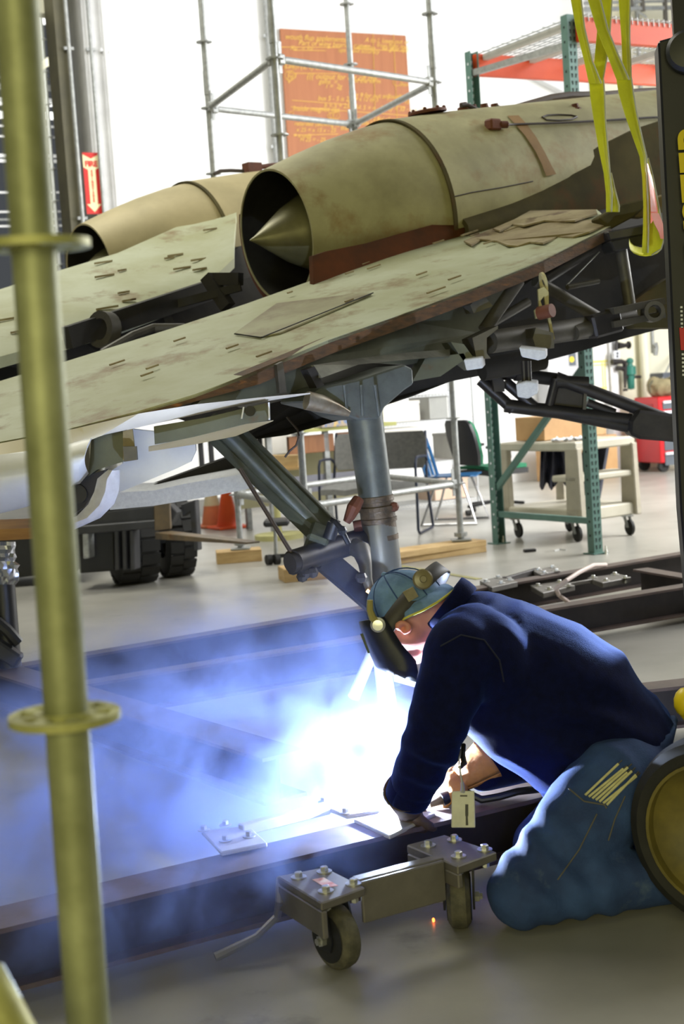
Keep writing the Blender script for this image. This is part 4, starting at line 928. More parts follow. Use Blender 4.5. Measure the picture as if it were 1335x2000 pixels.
ribbon('sling_band', C3([(972, 1052, 420), (985, 1062, 500), (1020, 1082, 620), (1062, 1108, 740), (1098, 1132, 840), (1112, 1136, 950), (1118, 1140, 1100), (1116, 1142, 1240), (1110, 1140, 1360)]), s2, 6.30)
ribbon('sling_return', C3([(1130, 1140, 850), (1138, 1166, 950), (1142, 1192, 1080), (1145, 1215, 1200), (1142, 1226, 1290), (1130, 1210, 1340), (1112, 1160, 1372)]), s2, 6.36)
m = MB(); rows = []
for i in range(9):
    an = i / 8 * math.pi; x = 1228 - 0 + 32 * (1 - math.cos(an)) * .5 * 2; y = 478 + 20 * math.sin(an)
    rows.append([at(x, y, 6.30 + .02 * i), at(x, y - 14, 6.62)])
m.grid(rows, V(0, 0, -.006)); obj('sling_loop', m, M_sling, s2)
M_tag = mat('orange_label', srgb(236, 110, 62), srgb(226, 90, 48), 12, .5); M_tagw = mat('clear_label_sleeve', srgb(216, 170, 164), srgb(226, 130, 110), 16, .7)
m = MB(); rows = [[at(850 + a / 2.753, y / 2.753, 6.27), at(850 + b / 2.753, y / 2.753, 6.30)] for a, b, y in ((1136, 1142, 880), (1146, 1164, 960), (1152, 1182, 1050), (1156, 1196, 1140), (1156, 1160, 1200))]
m.grid(rows, V(0, .004, 0)); tg = obj('label_tag', m, M_tag, s2)
m = MB(); rows = [[at(850 + a / 2.753, y / 2.753, 6.262), at(850 + b / 2.753, y / 2.753, 6.29)] for a, b, y in ((1142, 1150, 930), (1152, 1174, 1040), (1158, 1188, 1138))]
m.grid(rows, V(0, .002, 0)); obj('label_window', m, M_tagw, tg)
m = MB(); rows = [[at(850 + a / 2.753, y / 2.753, 6.24), at(850 + b / 2.753, y / 2.753, 6.27)] for a, b, y in ((1158, 1200, 1146), (1175, 1222, 1200), (1200, 1242, 1250), (1210, 1242, 1284))]
m.grid(rows, V(0, .003, 0)); obj('label_flap', m, mat('pale_orange_flap', srgb(240, 150, 128), srgb(230, 128, 100), 9, .4), tg)
# bracket that the slings hold, at the deck corner
for i, (q, d, e, mt) in enumerate((([(1168, 425), (1215, 398), (1258, 388), (1262, 400), (1235, 425), (1185, 452)], 6.72, .1, M_fairing), ([(1230, 412), (1262, 392), (1300, 378), (1300, 400), (1258, 425), (1238, 424)], 6.75, .06, M_ply), ([(1185, 452), (1300, 430), (1300, 452), (1190, 470)], 6.6, .2, M_tubedark), ([(1190, 470), (1260, 456), (1260, 476), (1200, 492)], 6.6, .15, M_under))):
    m = MB(); m.prism([at(*p, d) for p in q], V(-.02, e, 0)); obj('corner_bracket', m, mt, air, None, bevel=.006)
# ---- lifting truck at the right edge: mast, lettering, front wheel
MD = 4.2
truck = thing('lift_truck', 'black lift truck with yellow mast lettering, cut by the right picture edge', 'lift truck', V(1.25, 3.9, 0))
def prismd(q, d, e): m = MB(); m.prism([at(*p, d) for p in q], V(.02, e, 0)); return m
mast = obj('mast_rail', prismd([(1284, 80), (1312, 72), (1362, 68), (1388, 600), (1472, 1900), (1405, 1900), (1328, 1000), (1305, 500)], MD, .14), M_black, truck, None, bevel=.006)
obj('inner_rail', prismd([(1268, -780), (1312, -780), (1380, 600), (1345, 600)], MD + .03, .10), M_black, truck, None)
m = MB(); m.lathe(at(1342, 104, MD - .01), V(-.25, -1, .05), [(0, .058), (.03, .058), (.042, .048), (.046, .02)], 32); obj('chain_roller', m, mat('black_roller', srgb(34, 36, 36), srgb(26, 28, 28), 8, .5), truck)
M_let = mat('yellow_lettering', srgb(222, 200, 40), None, rough=.6)
up_m = (at(1314, 160, MD) - at(1338, 500, MD)).normalized(); rt_m = V(0.97, .22, 0)
text('lettering', 'HYSTER', .122, M_let, truck, at(1398, 548, MD - .012), up_m, -(rt_m), ext=.0006, space=1.02, bold=.0035)
m = MB(); m.prism([at(*p, MD - .008) for p in ((1326, 640), (1345, 640), (1348, 684), (1329, 684))], V(0, .004, 0)); obj('red_decal', m, mat('red_decal_paint', srgb(196, 40, 40), None, rough=.5), truck, None)
m = MB()
for y in list(range(598, 640, 8)) + list(range(690, 732, 8)): m.prism([at(1328 + (y - 598) * .03, y, MD - .008), at(1332 + (y - 598) * .03, y, MD - .008), at(1332 + (y - 598) * .03, y + 4, MD - .008), at(1328 + (y - 598) * .03, y + 4, MD - .008)], V(0, .004, 0))
o = obj('white_decal_ticks', m, M_foam, truck, None); o['kind'] = 'stuff'
wax = V(-.62, -.78, 0).normalized(); WC = onz(1404, 1822, 0) + V(0, 0, .236) - wax * .10
m = MB(); m.lathe(WC - wax * .095, wax, [(0, .175), (0, .205), (.012, .226), (.04, .236), (.15, .236), (.185, .226), (.195, .205), (.190, .175)], 56, closed=True); tyre = obj('tyre', m, M_rubber, truck, .5)
m = MB(); m.lathe(WC + wax * .02, wax, [(0, .01), (0, .10), (.012, .12), (.03, .14), (.06, .172), (.085, .178), (.085, .170), (.0, .172)], 48, cap=False); obj('wheel_rim', m, mat('dull_yellow_rim', srgb(120, 108, 50), srgb(92, 84, 42), 9, .55), truck)
m = MB(); m.lathe(WC + wax * .02, wax, [(0, .06), (.03, .06), (.045, .045), (.05, .0)], 24, cap=False)
for k in range(6):
    u = wax.orthogonal().normalized(); w_ = wax.cross(u); c = WC + wax * .032 + (u * math.cos(k * 1.047) + w_ * math.sin(k * 1.047)) * .085; m.lathe(c, wax, [(-.02, .011), (.012, .011)], 6)
obj('wheel_hub', m, M_olive, truck)
m = MB(); m.ball(at(1340, 1372, 3.9), .035, 14, (1, 1, 1.2)); m.tube(at(1340, 1390, 3.9), at(1380, 1440, 3.9), .02); obj('yellow_knob', m, mat('bright_yellow_paint', srgb(236, 210, 40), None, rough=.4), truck)
m = MB(); m.box(V(1.65, 4.35, .42), 1.1, .7, .6); obj('chassis', m, M_black, truck, None, bevel=.03)
obj('axle', MB().tube(WC - wax * .05, WC - wax * .55, .06), M_black, truck)
fa_ = at(1290, -690, MD + .1); m = MB(); m.beam(fa_, at(1120, -640, 6.6), .11, .045); obj('lifting_fork', m, M_black, truck, None, bevel=.006)
# ---- arc and smoke
m = MB(); m.ball(ARC, .012, 12); t = tag(obj('welding_arc', m, mat('arc_plasma', (1, 1, 1), None, emit=(.75, .85, 1.0, 4000))), 'glaring white welding arc at the rod tip inside the smoke', 'welding arc')
lp = bpy.data.lights.new('arc_light', 'POINT'); lp.energy = 190; lp.color = (.58, .72, 1.0); lp.shadow_soft_size = .012
lo = bpy.data.objects.new('arc_light', lp); COL.objects.link(lo); lo.location = ARC + V(0, 0, .012)
t['kind'] = 'thing'
sm = bpy.data.materials.new('welding_smoke'); sm.use_nodes = True; nt = sm.node_tree; N = nt.nodes; L = nt.links
for n_ in list(N):
    if n_.type != 'OUTPUT_MATERIAL': N.remove(n_)
outn = [n_ for n_ in N if n_.type == 'OUTPUT_MATERIAL'][0]
vs = N.new('ShaderNodeVolumeScatter'); vs.inputs['Color'].default_value = (.40, .52, 1.0, 1); vs.inputs['Anisotropy'].default_value = 0.15
tc = N.new('ShaderNodeTexCoord')
wn = N.new('ShaderNodeTexNoise'); wn.inputs['Scale'].default_value = 3.2; wn.inputs['Detail'].default_value = 2
L.new(tc.outputs['Object'], wn.inputs['Vector'])
mv = N.new('ShaderNodeVectorMath'); mv.operation = 'MULTIPLY_ADD'; mv.inputs[1].default_value = (.30, .30, .30); L.new(wn.outputs['Color'], mv.inputs[0]); L.new(tc.outputs['Object'], mv.inputs[2])
ns = N.new('ShaderNodeTexNoise'); ns.inputs['Scale'].default_value = 5.0; ns.inputs['Detail'].default_value = 6; ns.inputs['Roughness'].default_value = .6
L.new(mv.outputs[0], ns.inputs['Vector'])
nr = N.new('ShaderNodeMapRange'); nr.inputs[1].default_value = .46; nr.inputs[2].default_value = .61; L.new(ns.outputs['Fac'], nr.inputs[0])
tot = None
for c, rad, k in (((-.10, 4.35, .33), (.37, .42, .22), 5.6), ((-.42, 4.30, .35), (.74, .8, .46), 3.0), ((-.75, 3.9, .25), (.9, .95, .46), 2.4), ((-.55, 3.45, .12), (.62, .42, .28), 1.7), ((0.02, 4.45, .62), (.26, .3, .36), .4)):
    mp = N.new('ShaderNodeMapping'); mp.vector_type = 'TEXTURE'; mp.inputs['Location'].default_value = c; mp.inputs['Scale'].default_value = rad
    L.new(tc.outputs['Object'], mp.inputs[0]); g = N.new('ShaderNodeTexGradient'); g.gradient_type = 'SPHERICAL'; L.new(mp.outputs[0], g.inputs[0])
    mm = N.new('ShaderNodeMath'); mm.operation = 'MULTIPLY'; mm.inputs[1].default_value = k; L.new(g.outputs['Fac'], mm.inputs[0])
    if tot is None: tot = mm.outputs[0]
    else:
        ad = N.new('ShaderNodeMath'); ad.operation = 'ADD'; L.new(tot, ad.inputs[0]); L.new(mm.outputs[0], ad.inputs[1]); tot = ad.outputs[0]
fin = N.new('ShaderNodeMath'); fin.operation = 'MULTIPLY'; L.new(tot, fin.inputs[0]); L.new(nr.outputs[0], fin.inputs[1])
L.new(fin.outputs[0], vs.inputs['Density']); va = N.new('ShaderNodeVolumeAbsorption'); va.inputs['Color'].default_value = (.30, .40, .85, 1); va_d = N.new('ShaderNodeMath'); va_d.operation = 'MULTIPLY'; va_d.inputs[1].default_value = 1.5; L.new(fin.outputs[0], va_d.inputs[0]); L.new(va_d.outputs[0], va.inputs['Density'])
ads = N.new('ShaderNodeAddShader'); L.new(vs.outputs[0], ads.inputs[0]); L.new(va.outputs[0], ads.inputs[1]); L.new(ads.outputs[0], outn.inputs['Volume'])
m = MB(); m.box(V(-.55, 3.95, .53), 2.5, 2.5, 1.04)
so = obj('smoke', m, sm); tag(so, 'bluish white welding smoke drifting left from the arc over the frame', 'smoke', kind='stuff')
# ================================================================== things at the back of the hall
# scaffold tower of four standards
SA, SB, SD = onz(470, 1072, .1), onz(604, 1112, .1), onz(900, 1055, .1)
SCp = SA + SD - SB
tower = thing('scaffold_tower', 'tall square scaffold tower of galvanised tubes behind the aircraft', 'scaffolding', V(SB.x, SB.y, .1))
hi = at(545, 114, SB.y).z; lowz = at(592, 944, SB.y).z
zs = [hi + (k - 8) * .5 for k in range(0, 16)]
for i, s in enumerate((SA, SB, SD, SCp)):
    pole = obj('standard', MB().tube(s, V(s.x, s.y, 7.2), .0242, n=16), M_galv, tower)
    obj('base_plate', MB().box(V(s.x, s.y, .105), .15, .15, .01), M_galv, pole, None)
    obj('jack_nut', MB().lathe(V(s.x, s.y, .13), (0, 0, 1), [(0, .03), (0, .05), (.03, .05), (.03, .03)], 8, closed=True), M_galv, pole)
    m = MB(); m.tube(V(s.x, s.y, hi + .10), V(s.x, s.y, hi + .28), .0275, n=16); obj('spigot_sleeve', m, M_galv, pole)
    for z in zs:
        if z > .3: m = MB(); rosette(m, V(s.x, s.y, z), V(0, 0, 1), n=20); obj('rosette', m, M_galv, pole)
def ledger(a, b, z):
    a, b = V(a.x, a.y, z), V(b.x, b.y, z); t = (b - a).normalized()
    o = obj('ledger', MB().tube(a + t * .08, b - t * .08, .0242, n=16), M_galv, tower)
    for e, s in ((a, 1), (b, -1)):
        c = e + t * s * .055; m = MB(); m.beam(c - t * .03, c + t * .03, .045, .07); obj('ledger_head', m, M_galv, o, None, bevel=.008)
        m = MB(); m.beam(c + V(0, 0, -.09) - t * .005 * s, c + V(0, 0, .12) + t * .0 * s, .006, .03, up=t); obj('wedge', m, M_galv, o, None)
for z in (hi, zs[[abs(q - lowz) for q in zs].index(min(abs(q - lowz) for q in zs))]):
    for a, b in ((SA, SB), (SB, SD), (SD, SCp), (SA, SCp)): ledger(a, b, z)
M_pine = mat('pale_pine', srgb(206, 176, 124), srgb(180, 148, 98), 5, .7, stretch=(1, 1, 6))
def block(name, q, z0, z1, dep, label, grp=None, cat='timber'):
    a, b = onz(*q[0], z0), onz(*q[1], z0); d = (b - a).normalized(); s = V(-d.y, d.x, 0)
    m = MB(); m.hexa([a, b, b + s * dep, a + s * dep] + [p + V(0, 0, z1 - z0) for p in (a, b, b + s * dep, a + s * dep)])
    return tag(obj(name, m, M_pine, None, None, base=a, bevel=.003), label, cat, grp)
block('timber_sill', [(424, 1103), (512, 1096)], 0, .095, .22, 'short pale timber block under the leftmost scaffold standard')
block('timber_sill', [(556, 1139), (640, 1131)], 0, .095, .25, 'pale timber block half hidden behind the brake arm of the gear leg')
block('timber_sill', [(778, 1102), (950, 1078)], 0, .045, .24, 'lower long pale timber plank under the rightmost scaffold standard')
block('timber_sill', [(778, 1091), (950, 1066)], .046, .092, .24, 'upper long pale timber plank under the rightmost scaffold standard')
# plywood board with chalked notes on the wall
_, zt_ = wu(668, 63, -.03); ub0, _ = wu(546, 59, -.03); ub1, z1_ = wu(791, 69, -.03); zb = zt_ - 2.44
M_board = mat('brown_hardboard', srgb(168, 104, 62), srgb(156, 94, 54), 3, .6, stretch=(6, 6, .4))
board = thing('writing_board', 'brown hardboard sheet with yellow handwritten formulas on the white wall', 'board', bw((ub0 + ub1) / 2, -.03, zb))
obj('sheet', MB().box(bw((ub0 + ub1) / 2, -.03, (zt_ + zb) / 2), ub1 - ub0, .02, zt_ - zb, rz=R(27.5)), M_board, board, None)
M_chalk = mat('yellow_chalk', srgb(226, 184, 92), None, rough=.8)
for z in (.62, 1.25): pass
pxl = (ub1 - ub0) / 246.0
def bpt(px, py): u, z = wu(px, py, -.045); return bw(u, -.045, z)
def note(px, py, s, h): text('chalk_note', s, h * pxl * 1.15, M_chalk, board, bpt(px, py), UB, V(0, 0, 1), shear=.35, ext=.0003)
for px, py, s, h in ((556, 76, 'wouth flup applements', 11), (582, 88, 'Part of wing bearing curve', 11), (712, 82, 'A to L loses out of', 10), (735, 92, 'from flight man', 9), (694, 96, 'land flap ... 66 gear app.', 10), (660, 101, 'ups in out accuracy', 9), (566, 97, 'Xo   = Yo', 9), (580, 134, 'r(s, t) above f(x, y)', 12), (556, 133, 'Law)', 10), (598, 153, '((( output for cut off the', 12), (622, 163, 'gains  =', 10), (690, 161, 'of the form', 10), (560, 152, 'Jng3', 9), (560, 163, 'V', 10), (634, 172, '1 =  2g', 10), (620, 196, 'bus 5 - 5 is 2g', 10), (632, 210, 'b = 5 + 25/20 z', 10), (692, 190, '= 9 for out any', 10), (692, 197, '9 x 12 dy 5', 9), (756, 192, 'Foundry', 9), (760, 202, 'x 25 = 15', 9), (692, 214, 'b - 5 = n - 25 dy = 33 - 1 x 25 dy', 10), (571, 216, 'Inside magnet lies', 11), (692, 235, 'one can 2 Bol of sap but', 9), (692, 243, 'I made less', 9), (574, 245, 'retarded (Blowing to one side', 9), (578, 257, 'x 25 = x 15 x - 25', 9), (572, 268, '= x only', 9), (585, 276, 'H 25 = - 25', 9), (664, 254, 'then', 9), (780, 168, 'then', 8)):
    note(px, py, s, h)
m = MB()
for a, b in (((548, 92), (664, 93)), ((690, 95), (792, 100)), ((572, 98), (636, 99)), ((562, 143), (660, 144)), ((570, 196), (675, 204)), ((568, 209), (800, 226)), ((573, 264), (660, 262)), ((728, 65), (733, 250)), ((768, 66), (776, 250)), ((757, 204), (790, 210))): m.path([bpt(*a), bpt(*b)], .004, 4)
for cx, cy, r in ((568, 223, 5), (564, 132, 9), (566, 148, 10), (781, 190, 5), (775, 160, 8), (645, 226, 6), (650, 226, 7), (656, 226, 7)):
    m.path([bpt(cx + r * math.cos(k * .628), cy + r * math.sin(k * .628)) for k in range(10)], .003, 4, closed=True)
o = obj('ruled_lines', m, M_chalk, board); o['kind'] = 'stuff'
# conduit on the wall beside the board
for px, r in ((519, .03), (526, .022)):
    u, _ = wu(px, 20, -.06); m = MB(); m.tube(bw(u, -.06, 0), bw(u, -.06, WH), r, n=10)
    for z in (2.6, 4.0, 5.2): m.box(bw(u, -.05, z), .10, .03, .03, rz=R(27.5))
    tag(obj('wall_conduit', m, M_galv), ('thicker' if r > .025 else 'thinner') + ' grey conduit running up the wall beside the brown board', 'conduit', 'conduits beside the board')
# fire extinguisher sign on the column
su0, sz1 = wu(160, 298, -.31); su1, _ = wu(191, 298, -.31); _, sz0 = wu(172, 418, -.31)
sign = thing('fire_extinguisher_sign', 'red and cream arrow sign for the fire extinguisher on the white column', 'sign', bw((su0 + su1) / 2, -.31, sz0))
sw = su1 - su0; shh = sz1 - sz0
obj('plate', MB().box(bw((su0 + su1) / 2, -.31, (sz0 + sz1) / 2), sw, .006, shh, rz=R(27.5)), mat('sign_red', srgb(206, 40, 32), None, rough=.45), sign, None)
def sg(x, y, off=.005): return bw(su0 + sw * x, -.31 - off, sz0 + shh * y)
M_sc = mat('sign_cream', srgb(240, 226, 176), None, rough=.5)
m = MB(); m.prism([sg(*p) for p in ((.0, .97), (.5, .90), (1.0, .97), (1.0, .76), (.74, .72), (.74, .16), (.95, .16), (.5, .03), (.05, .16), (.28, .16), (.28, .72), (.0, .76))], -VB * .001); obj('arrow', m, M_sc, sign, None)
M_sr = MATS['sign_red']
text('lettering', 'FIRE', shh * .125, M_sr, sign, sg(.5, .775, .0075), UB, V(0, 0, 1), ext=.0004, align='CENTER', bold=.004, space=.95)
for i, ch in enumerate('EXTINGUISHER'): text('lettering', ch, shh * .052, M_sr, sign, sg(.5, .68 - i * .0445, .0075), UB, V(0, 0, 1), ext=.0004, align='CENTER', bold=.002)
# pallet rack
RA, RBk = onz(1160, 1083, 0), onz(962, 1062, 0)
dR = (RBk - RA); dep = dR.length; vd = dR.normalized(); ud = V(vd.y, -vd.x, 0)
topA = at(1097, 28, RA.y).z; topB = at(890, 104, RBk.y).z; RT = (topA + topB) / 2
M_rackg = mat('green_rack_paint', srgb(98, 132, 122), srgb(84, 116, 108), 6, .45, .1); M_slot = mat('slot_shadow', srgb(30, 40, 38), None, rough=.8)
M_orange = mat('orange_beam_paint', srgb(206, 74, 22), srgb(196, 66, 18), 5, .45)
rack = thing('pallet_rack', 'green pallet rack frame with orange beams and wire deck behind the aircraft', 'pallet rack', RA)
rz_r = math.atan2(ud.y, ud.x); Rr = Matrix.Rotation(rz_r, 3, 'Z')
W_, D_ = .078, .07
for k, (b, tall) in enumerate(((RA, topA), (RBk, topB), (RA + ud * 2.7, topA), (RBk + ud * 2.7, topB))):
    c = b + ud * (W_ / 2) + (vd * -.0)
    m = MB(); sgn = 1 if k in (0, 2) else -1
    m.box(c + V(0, 0, tall / 2) + vd * (-.0), W_, .006, tall, Rr)                                   # face
    for s in (-1, 1): m.box(c + ud * s * (W_ / 2 - .003) + vd * sgn * D_ / 2 + V(0, 0, tall / 2), .006, D_, tall, Rr)
    m.box(c + V(0, 0, .004) + vd * sgn * .03, .13, .13, .008, Rr)
    up_ = obj('upright', m, M_rackg, rack, None)
    if k < 2:
        m = MB(); z = .06
        while z < tall - .04:
            fo = c + V(0, 0, z) + vd * (-.004)
            for s in (-1, 1):
                q = fo + ud * s * .018; m.prism([q + ud * math.cos(a) * .0075 + V(0, 0, math.sin(a) * .0075) for a in [i * 1.047 for i in range(6)]], vd * -.0012)
                q2 = q - V(0, 0, .014) + ud * s * -.002; m.prism([q2 + ud * x + V(0, 0, zz) for x, zz in ((-.004, -.008), (.004, -.008), (.004, .012), (-.004, .012))], vd * -.0012)
            q = b - ud * .0008 + vd * sgn * .035 + V(0, 0, z + .025)
            if int(z * 20) % 2 == 0: m.prism([q + vd * x + V(0, 0, zz) for x, zz in ((-.008, -.008), (.008, -.008), (.008, .008), (-.008, .008))], ud * -.0008)
            z += .0508
        o = obj('slots', m, M_slot if k == 0 else M_foam, up_, None); o['kind'] = 'stuff'
    obj('anchor_bolt', MB().lathe(c + V(.05, -.03, 0), (0, 0, 1), [(0, .012), (.03, .012), (.03, .006), (.06, .006)], 6), M_zinc, up_)
def rp(a, v, z, off=.035): return RA + ud * (off + a) + vd * v + V(0, 0, z)
zb1 = at(1145, 1020, RA.y).z
obj('frame_brace', MB().beam(rp(0, .05, zb1), rp(0, dep - .05, zb1 + .0), .035, .045), M_rackg, rack, None)
zd0 = at(952, 955, RBk.y).z
obj('frame_brace', MB().beam(rp(0, dep - .05, zd0), rp(0, .05, at(1145, 715, RA.y).z), .035, .045), M_rackg, rack, None)
ztop_br = at(1085, 88, RA.y + .1).z
for z0, z1 in ((1.9, 2.9), (2.9, 1.9)): pass
obj('frame_brace', MB().beam(rp(0, .05, at(1090, 85, RA.y).z), rp(0, dep - .05, at(905, 145, RBk.y).z), .035, .045), M_galv, rack, None)
zA1, zA0 = at(1115, 34, RA.y).z, at(1115, 82, RA.y).z; zB1, zB0 = at(915, 106, RBk.y).z, at(915, 150, RBk.y).z
BH = (zA1 - zA0 + zB1 - zB0) / 2
for v, zz, mt in ((-.03, (zA1 + zA0) / 2, M_orange), (dep - .03, (zB1 + zB0) / 2, M_orange)):
    bmo = obj('rack_beam', MB().beam(rp(.03, v, zz), rp(2.7, v, zz), .05, BH), mt, rack, None, bevel=.006)
    obj('beam_step', MB().beam(rp(.05, v + .03, zz + BH / 2 - .02), rp(2.68, v + .03, zz + BH / 2 - .02), .02, .03), mt, bmo, None)
    obj('beam_connector', MB().beam(rp(.0, v, zz - BH * .55), rp(.0, v, zz + BH * .55), .055, .05), mt, bmo, None)
zw = (zA1 + zB1) / 2 + .01
m = MB()
for i in range(54): a = .06 + i * .05; m.beam(rp(a, -.06, zw), rp(a, dep + .02, zw), .006, .006); m.beam(rp(a, -.06, zw), rp(a, -.062, zw - .05), .006, .006)
for j in range(11): v = j * dep / 10; m.beam(rp(.04, v, zw + .006), rp(2.66, v, zw + .006), .006, .006)
o = obj('wire_deck', m, M_galv, rack, None); o['kind'] = 'stuff'
for i in range(6):
    a = .12 + i * .45; m = MB(); m.beam(rp(a, 0, zw - .028), rp(a, dep, zw - .028), .05, .04); obj('deck_channel', m, mat('grey_deck_channel', srgb(178, 176, 168), None, rough=.5) if 'grey_deck_channel' not in MATS else MATS['grey_deck_channel'], rack, None)
# ---- chairs
M_greyf = mat('grey_chair_fabric', srgb(96, 96, 92), srgb(82, 82, 80), 30, .9); M_lgreyf = mat('light_grey_fabric', srgb(136, 136, 132), srgb(122, 122, 120), 30, .9)
M_navyleg = mat('dark_blue_leg', srgb(40, 46, 62), None, rough=.35, metal=.3); M_chrome = mat('chrome_leg', srgb(190, 190, 192), None, rough=.2, metal=.9)
M_bluep = mat('blue_plastic_shell', srgb(36, 92, 138), srgb(30, 80, 124), 4, .35); M_greenf = mat('green_seat_fabric', srgb(44, 124, 88), srgb(36, 108, 76), 30, .9)
def frame2(loc, fwd):
    f = Vector((fwd[0], fwd[1], 0)).normalized(); l = V(-f.y, f.x, 0)
    return lambda a, b, z: Vector(loc) + f * a + l * b + V(0, 0, z)
def pad(q, pts_fn, t, mt, parent, name):
    pass
def stack_chair(name, label, loc, fwd, fabric, leg):
    t = thing(name, label, 'chair', loc); q = frame2(loc, fwd)
    m = MB(); rows = []
    for i in range(7):
        a = -.22 + i * .075; rows.append([q(a, b, .45 + .02 * math.sin(i) * 0 + (-.015 if abs(b) < .1 else 0) + (.0 if i < 5 else -.02 * (i - 4))) for b in (-.23, -.2, -.1, 0, .1, .2, .23)])
    m.grid(rows, V(0, 0, -.05)); obj('seat', m, fabric, t)
    m = MB(); rows = []
    for i in range(7):
        z = .55 + i * .055; w = .225 - (.03 if i in (0, 6) else 0); rows.append([q(-.23 - (z - .55) * .22 - .03 * (1 - (k / 3 - 1) ** 2), (k / 3 - 1) * w, z) for k in range(7)])
    m.grid(rows, q(-.04, 0, 0) - q(0, 0, 0)); obj('backrest', m, fabric, t)
    for s in (-1, 1):
        m = MB(); m.path([q(-.24, s * .25, .012), q(-.05, s * .25, .012), q(.22, s * .25, .012), q(.26, s * .25, .04), q(.22, s * .245, .30), q(.19, s * .24, .62), q(.15, s * .24, .665), q(.05, s * .24, .67), q(-.18, s * .24, .66), q(-.26, s * .235, .62)], .0125, 8); obj('leg', m, leg, t)
        obj('leg', MB().path([q(-.24, s * .25, .012), q(-.27, s * .25, .03), q(-.20, s * .235, .42), q(-.26, s * .23, .62), q(-.32, s * .22, .88)], .0125, 8), leg, t)
    return t
g1 = onz(815, 1048, 0); stack_chair('stacking_chair', 'dark grey padded stacking chair right of the gear leg with dark tube arms', onz(778, 1040, 0), (-.3, -.95), M_greyf, M_navyleg)
g2 = onz(700, 1052, 0); stack_chair('stacking_chair', 'light grey padded stacking chair half hidden behind the gear leg', onz(694, 1046, 0) + V(0, .35, 0), (-.3, -.95), M_lgreyf, M_navyleg)
bl = onz(868, 1022, 0) + V(.10, 0, 0); t = thing('shell_chair', 'blue plastic shell chair with slotted back and chrome legs', 'chair', bl); q = frame2(bl, (.86, -.30))
m = MB(); rows = [[q(-.2 + i * .07, b, .44 - (.012 if abs(b) < .15 else -.006)) for b in (-.22, -.15, 0, .15, .22)] for i in range(7)]; m.grid(rows, V(0, 0, -.012)); obj('seat', m, M_bluep, t)
def bk(b, z): return q(-.21 - (z - .44) * .25 + .35 * b * b, b, z)
m = MB(); rows = [[bk(b * (.9 if z > .8 else 1), z) for b in (-.22, -.16, -.08, 0, .08, .16, .22)] for z in (.70, .74, .78, .81, .835)]; m.grid(rows, q(-.012, 0, 0) - q(0, 0, 0)); br = obj('backrest', m, M_bluep, t)
for b in (-.20, -.10, 0, .10, .20): m = MB(); rows = [[bk(b - .028, z), bk(b + .028, z)] for z in (.44, .52, .6, .71)]; m.grid(rows, q(-.012, 0, 0) - q(0, 0, 0)); obj('back_slat', m, M_bluep, t)
obj('handle_rail', MB().path([bk(-.16, .66) + q(-.02, 0, 0) - q(0, 0, 0), bk(-.15, .75) + q(-.03, 0, 0) - q(0, 0, 0), bk(.15, .75) + q(-.03, 0, 0) - q(0, 0, 0), bk(.16, .66) + q(-.02, 0, 0) - q(0, 0, 0)], .01, 8), M_chrome, t)
for s in (-1, 1):
    obj('leg', MB().path([q(.12, s * .18, .43), q(.2, s * .22, .2), q(.26, s * .24, .012), q(-.24, s * .24, .012)], .011, 8), M_chrome, t)
    obj('leg', MB().path([q(-.1, s * .18, .43), q(-.18, s * .22, .2), q(-.26, s * .24, .0)], .011, 8), M_chrome, t)
oc = onz(965, 1005, 0) + V(.02, .12, 0); t = thing('office_chair', 'office chair with green seat and black back behind the green rack post', 'chair', oc); q = frame2(oc, (.86, .5))
m = MB(); rows = [[q(-.22 + i * .075, b, .47 + .015 * math.cos(b * 6)) for b in (-.24, -.2, 0, .2, .24)] for i in range(7)]; m.grid(rows, V(0, 0, -.035)); s_ = obj('seat', m, M_greenf, t)
m = MB(); rows = [[q(-.23 + i * .078, b, .432 - .0 + .015 * math.cos(b * 6)) for b in (-.25, -.2, 0, .2, .25)] for i in range(7)]; m.grid(rows, V(0, 0, -.05)); obj('seat_shell', m, M_black, s_)
def ob(b, z): return q(-.24 - (z - .5) * .25 + .25 * b * b, b, z)
m = MB(); rows = [[ob(b * w, z) for b in (-.22, -.12, 0, .12, .22)] for z, w in ((.50, .8), (.58, .95), (.7, 1), (.8, 1), (.88, .9), (.92, .7))]; m.grid(rows, q(-.03, 0, 0) - q(0, 0, 0)); b_ = obj('backrest', m, M_greenf, t)
m = MB(); rows = [[ob(b * w, z) + q(-.035, 0, 0) - q(0, 0, 0) for b in (-.22, -.12, 0, .12, .22)] for z, w in ((.49, .82), (.58, .97), (.7, 1.02), (.8, 1.02), (.89, .92), (.93, .7))]; m.grid(rows, q(-.03, 0, 0) - q(0, 0, 0)); obj('back_shell', m, M_black, b_)
for s in (-1, 1): obj('armrest', MB().path([q(-.05, s * .25, .44), q(.0, s * .29, .55), q(.0, s * .29, .64), q(.12, s * .29, .66), q(-.18, s * .29, .66), q(-.26, s * .27, .66)], .016, 8), M_black, t)
obj('gas_column', MB().lathe(q(0, 0, .12), (0, 0, 1), [(0, .04), (.12, .035), (.13, .025), (.32, .025)], 16), M_chrome, t)
for k in range(5):
    an = k * 1.2566 + .5; e = q(.29 * math.cos(an), .29 * math.sin(an), .09); l_ = obj('base_arm', MB().beam(q(0, 0, .12), e, .04, .03), M_black, t, None, bevel=.006)
    obj('castor', MB().lathe(e + V(-.022, 0, -.06), V(1, .3, 0), [(0, .028), (.044, .028)], 16), M_rubber, l_)
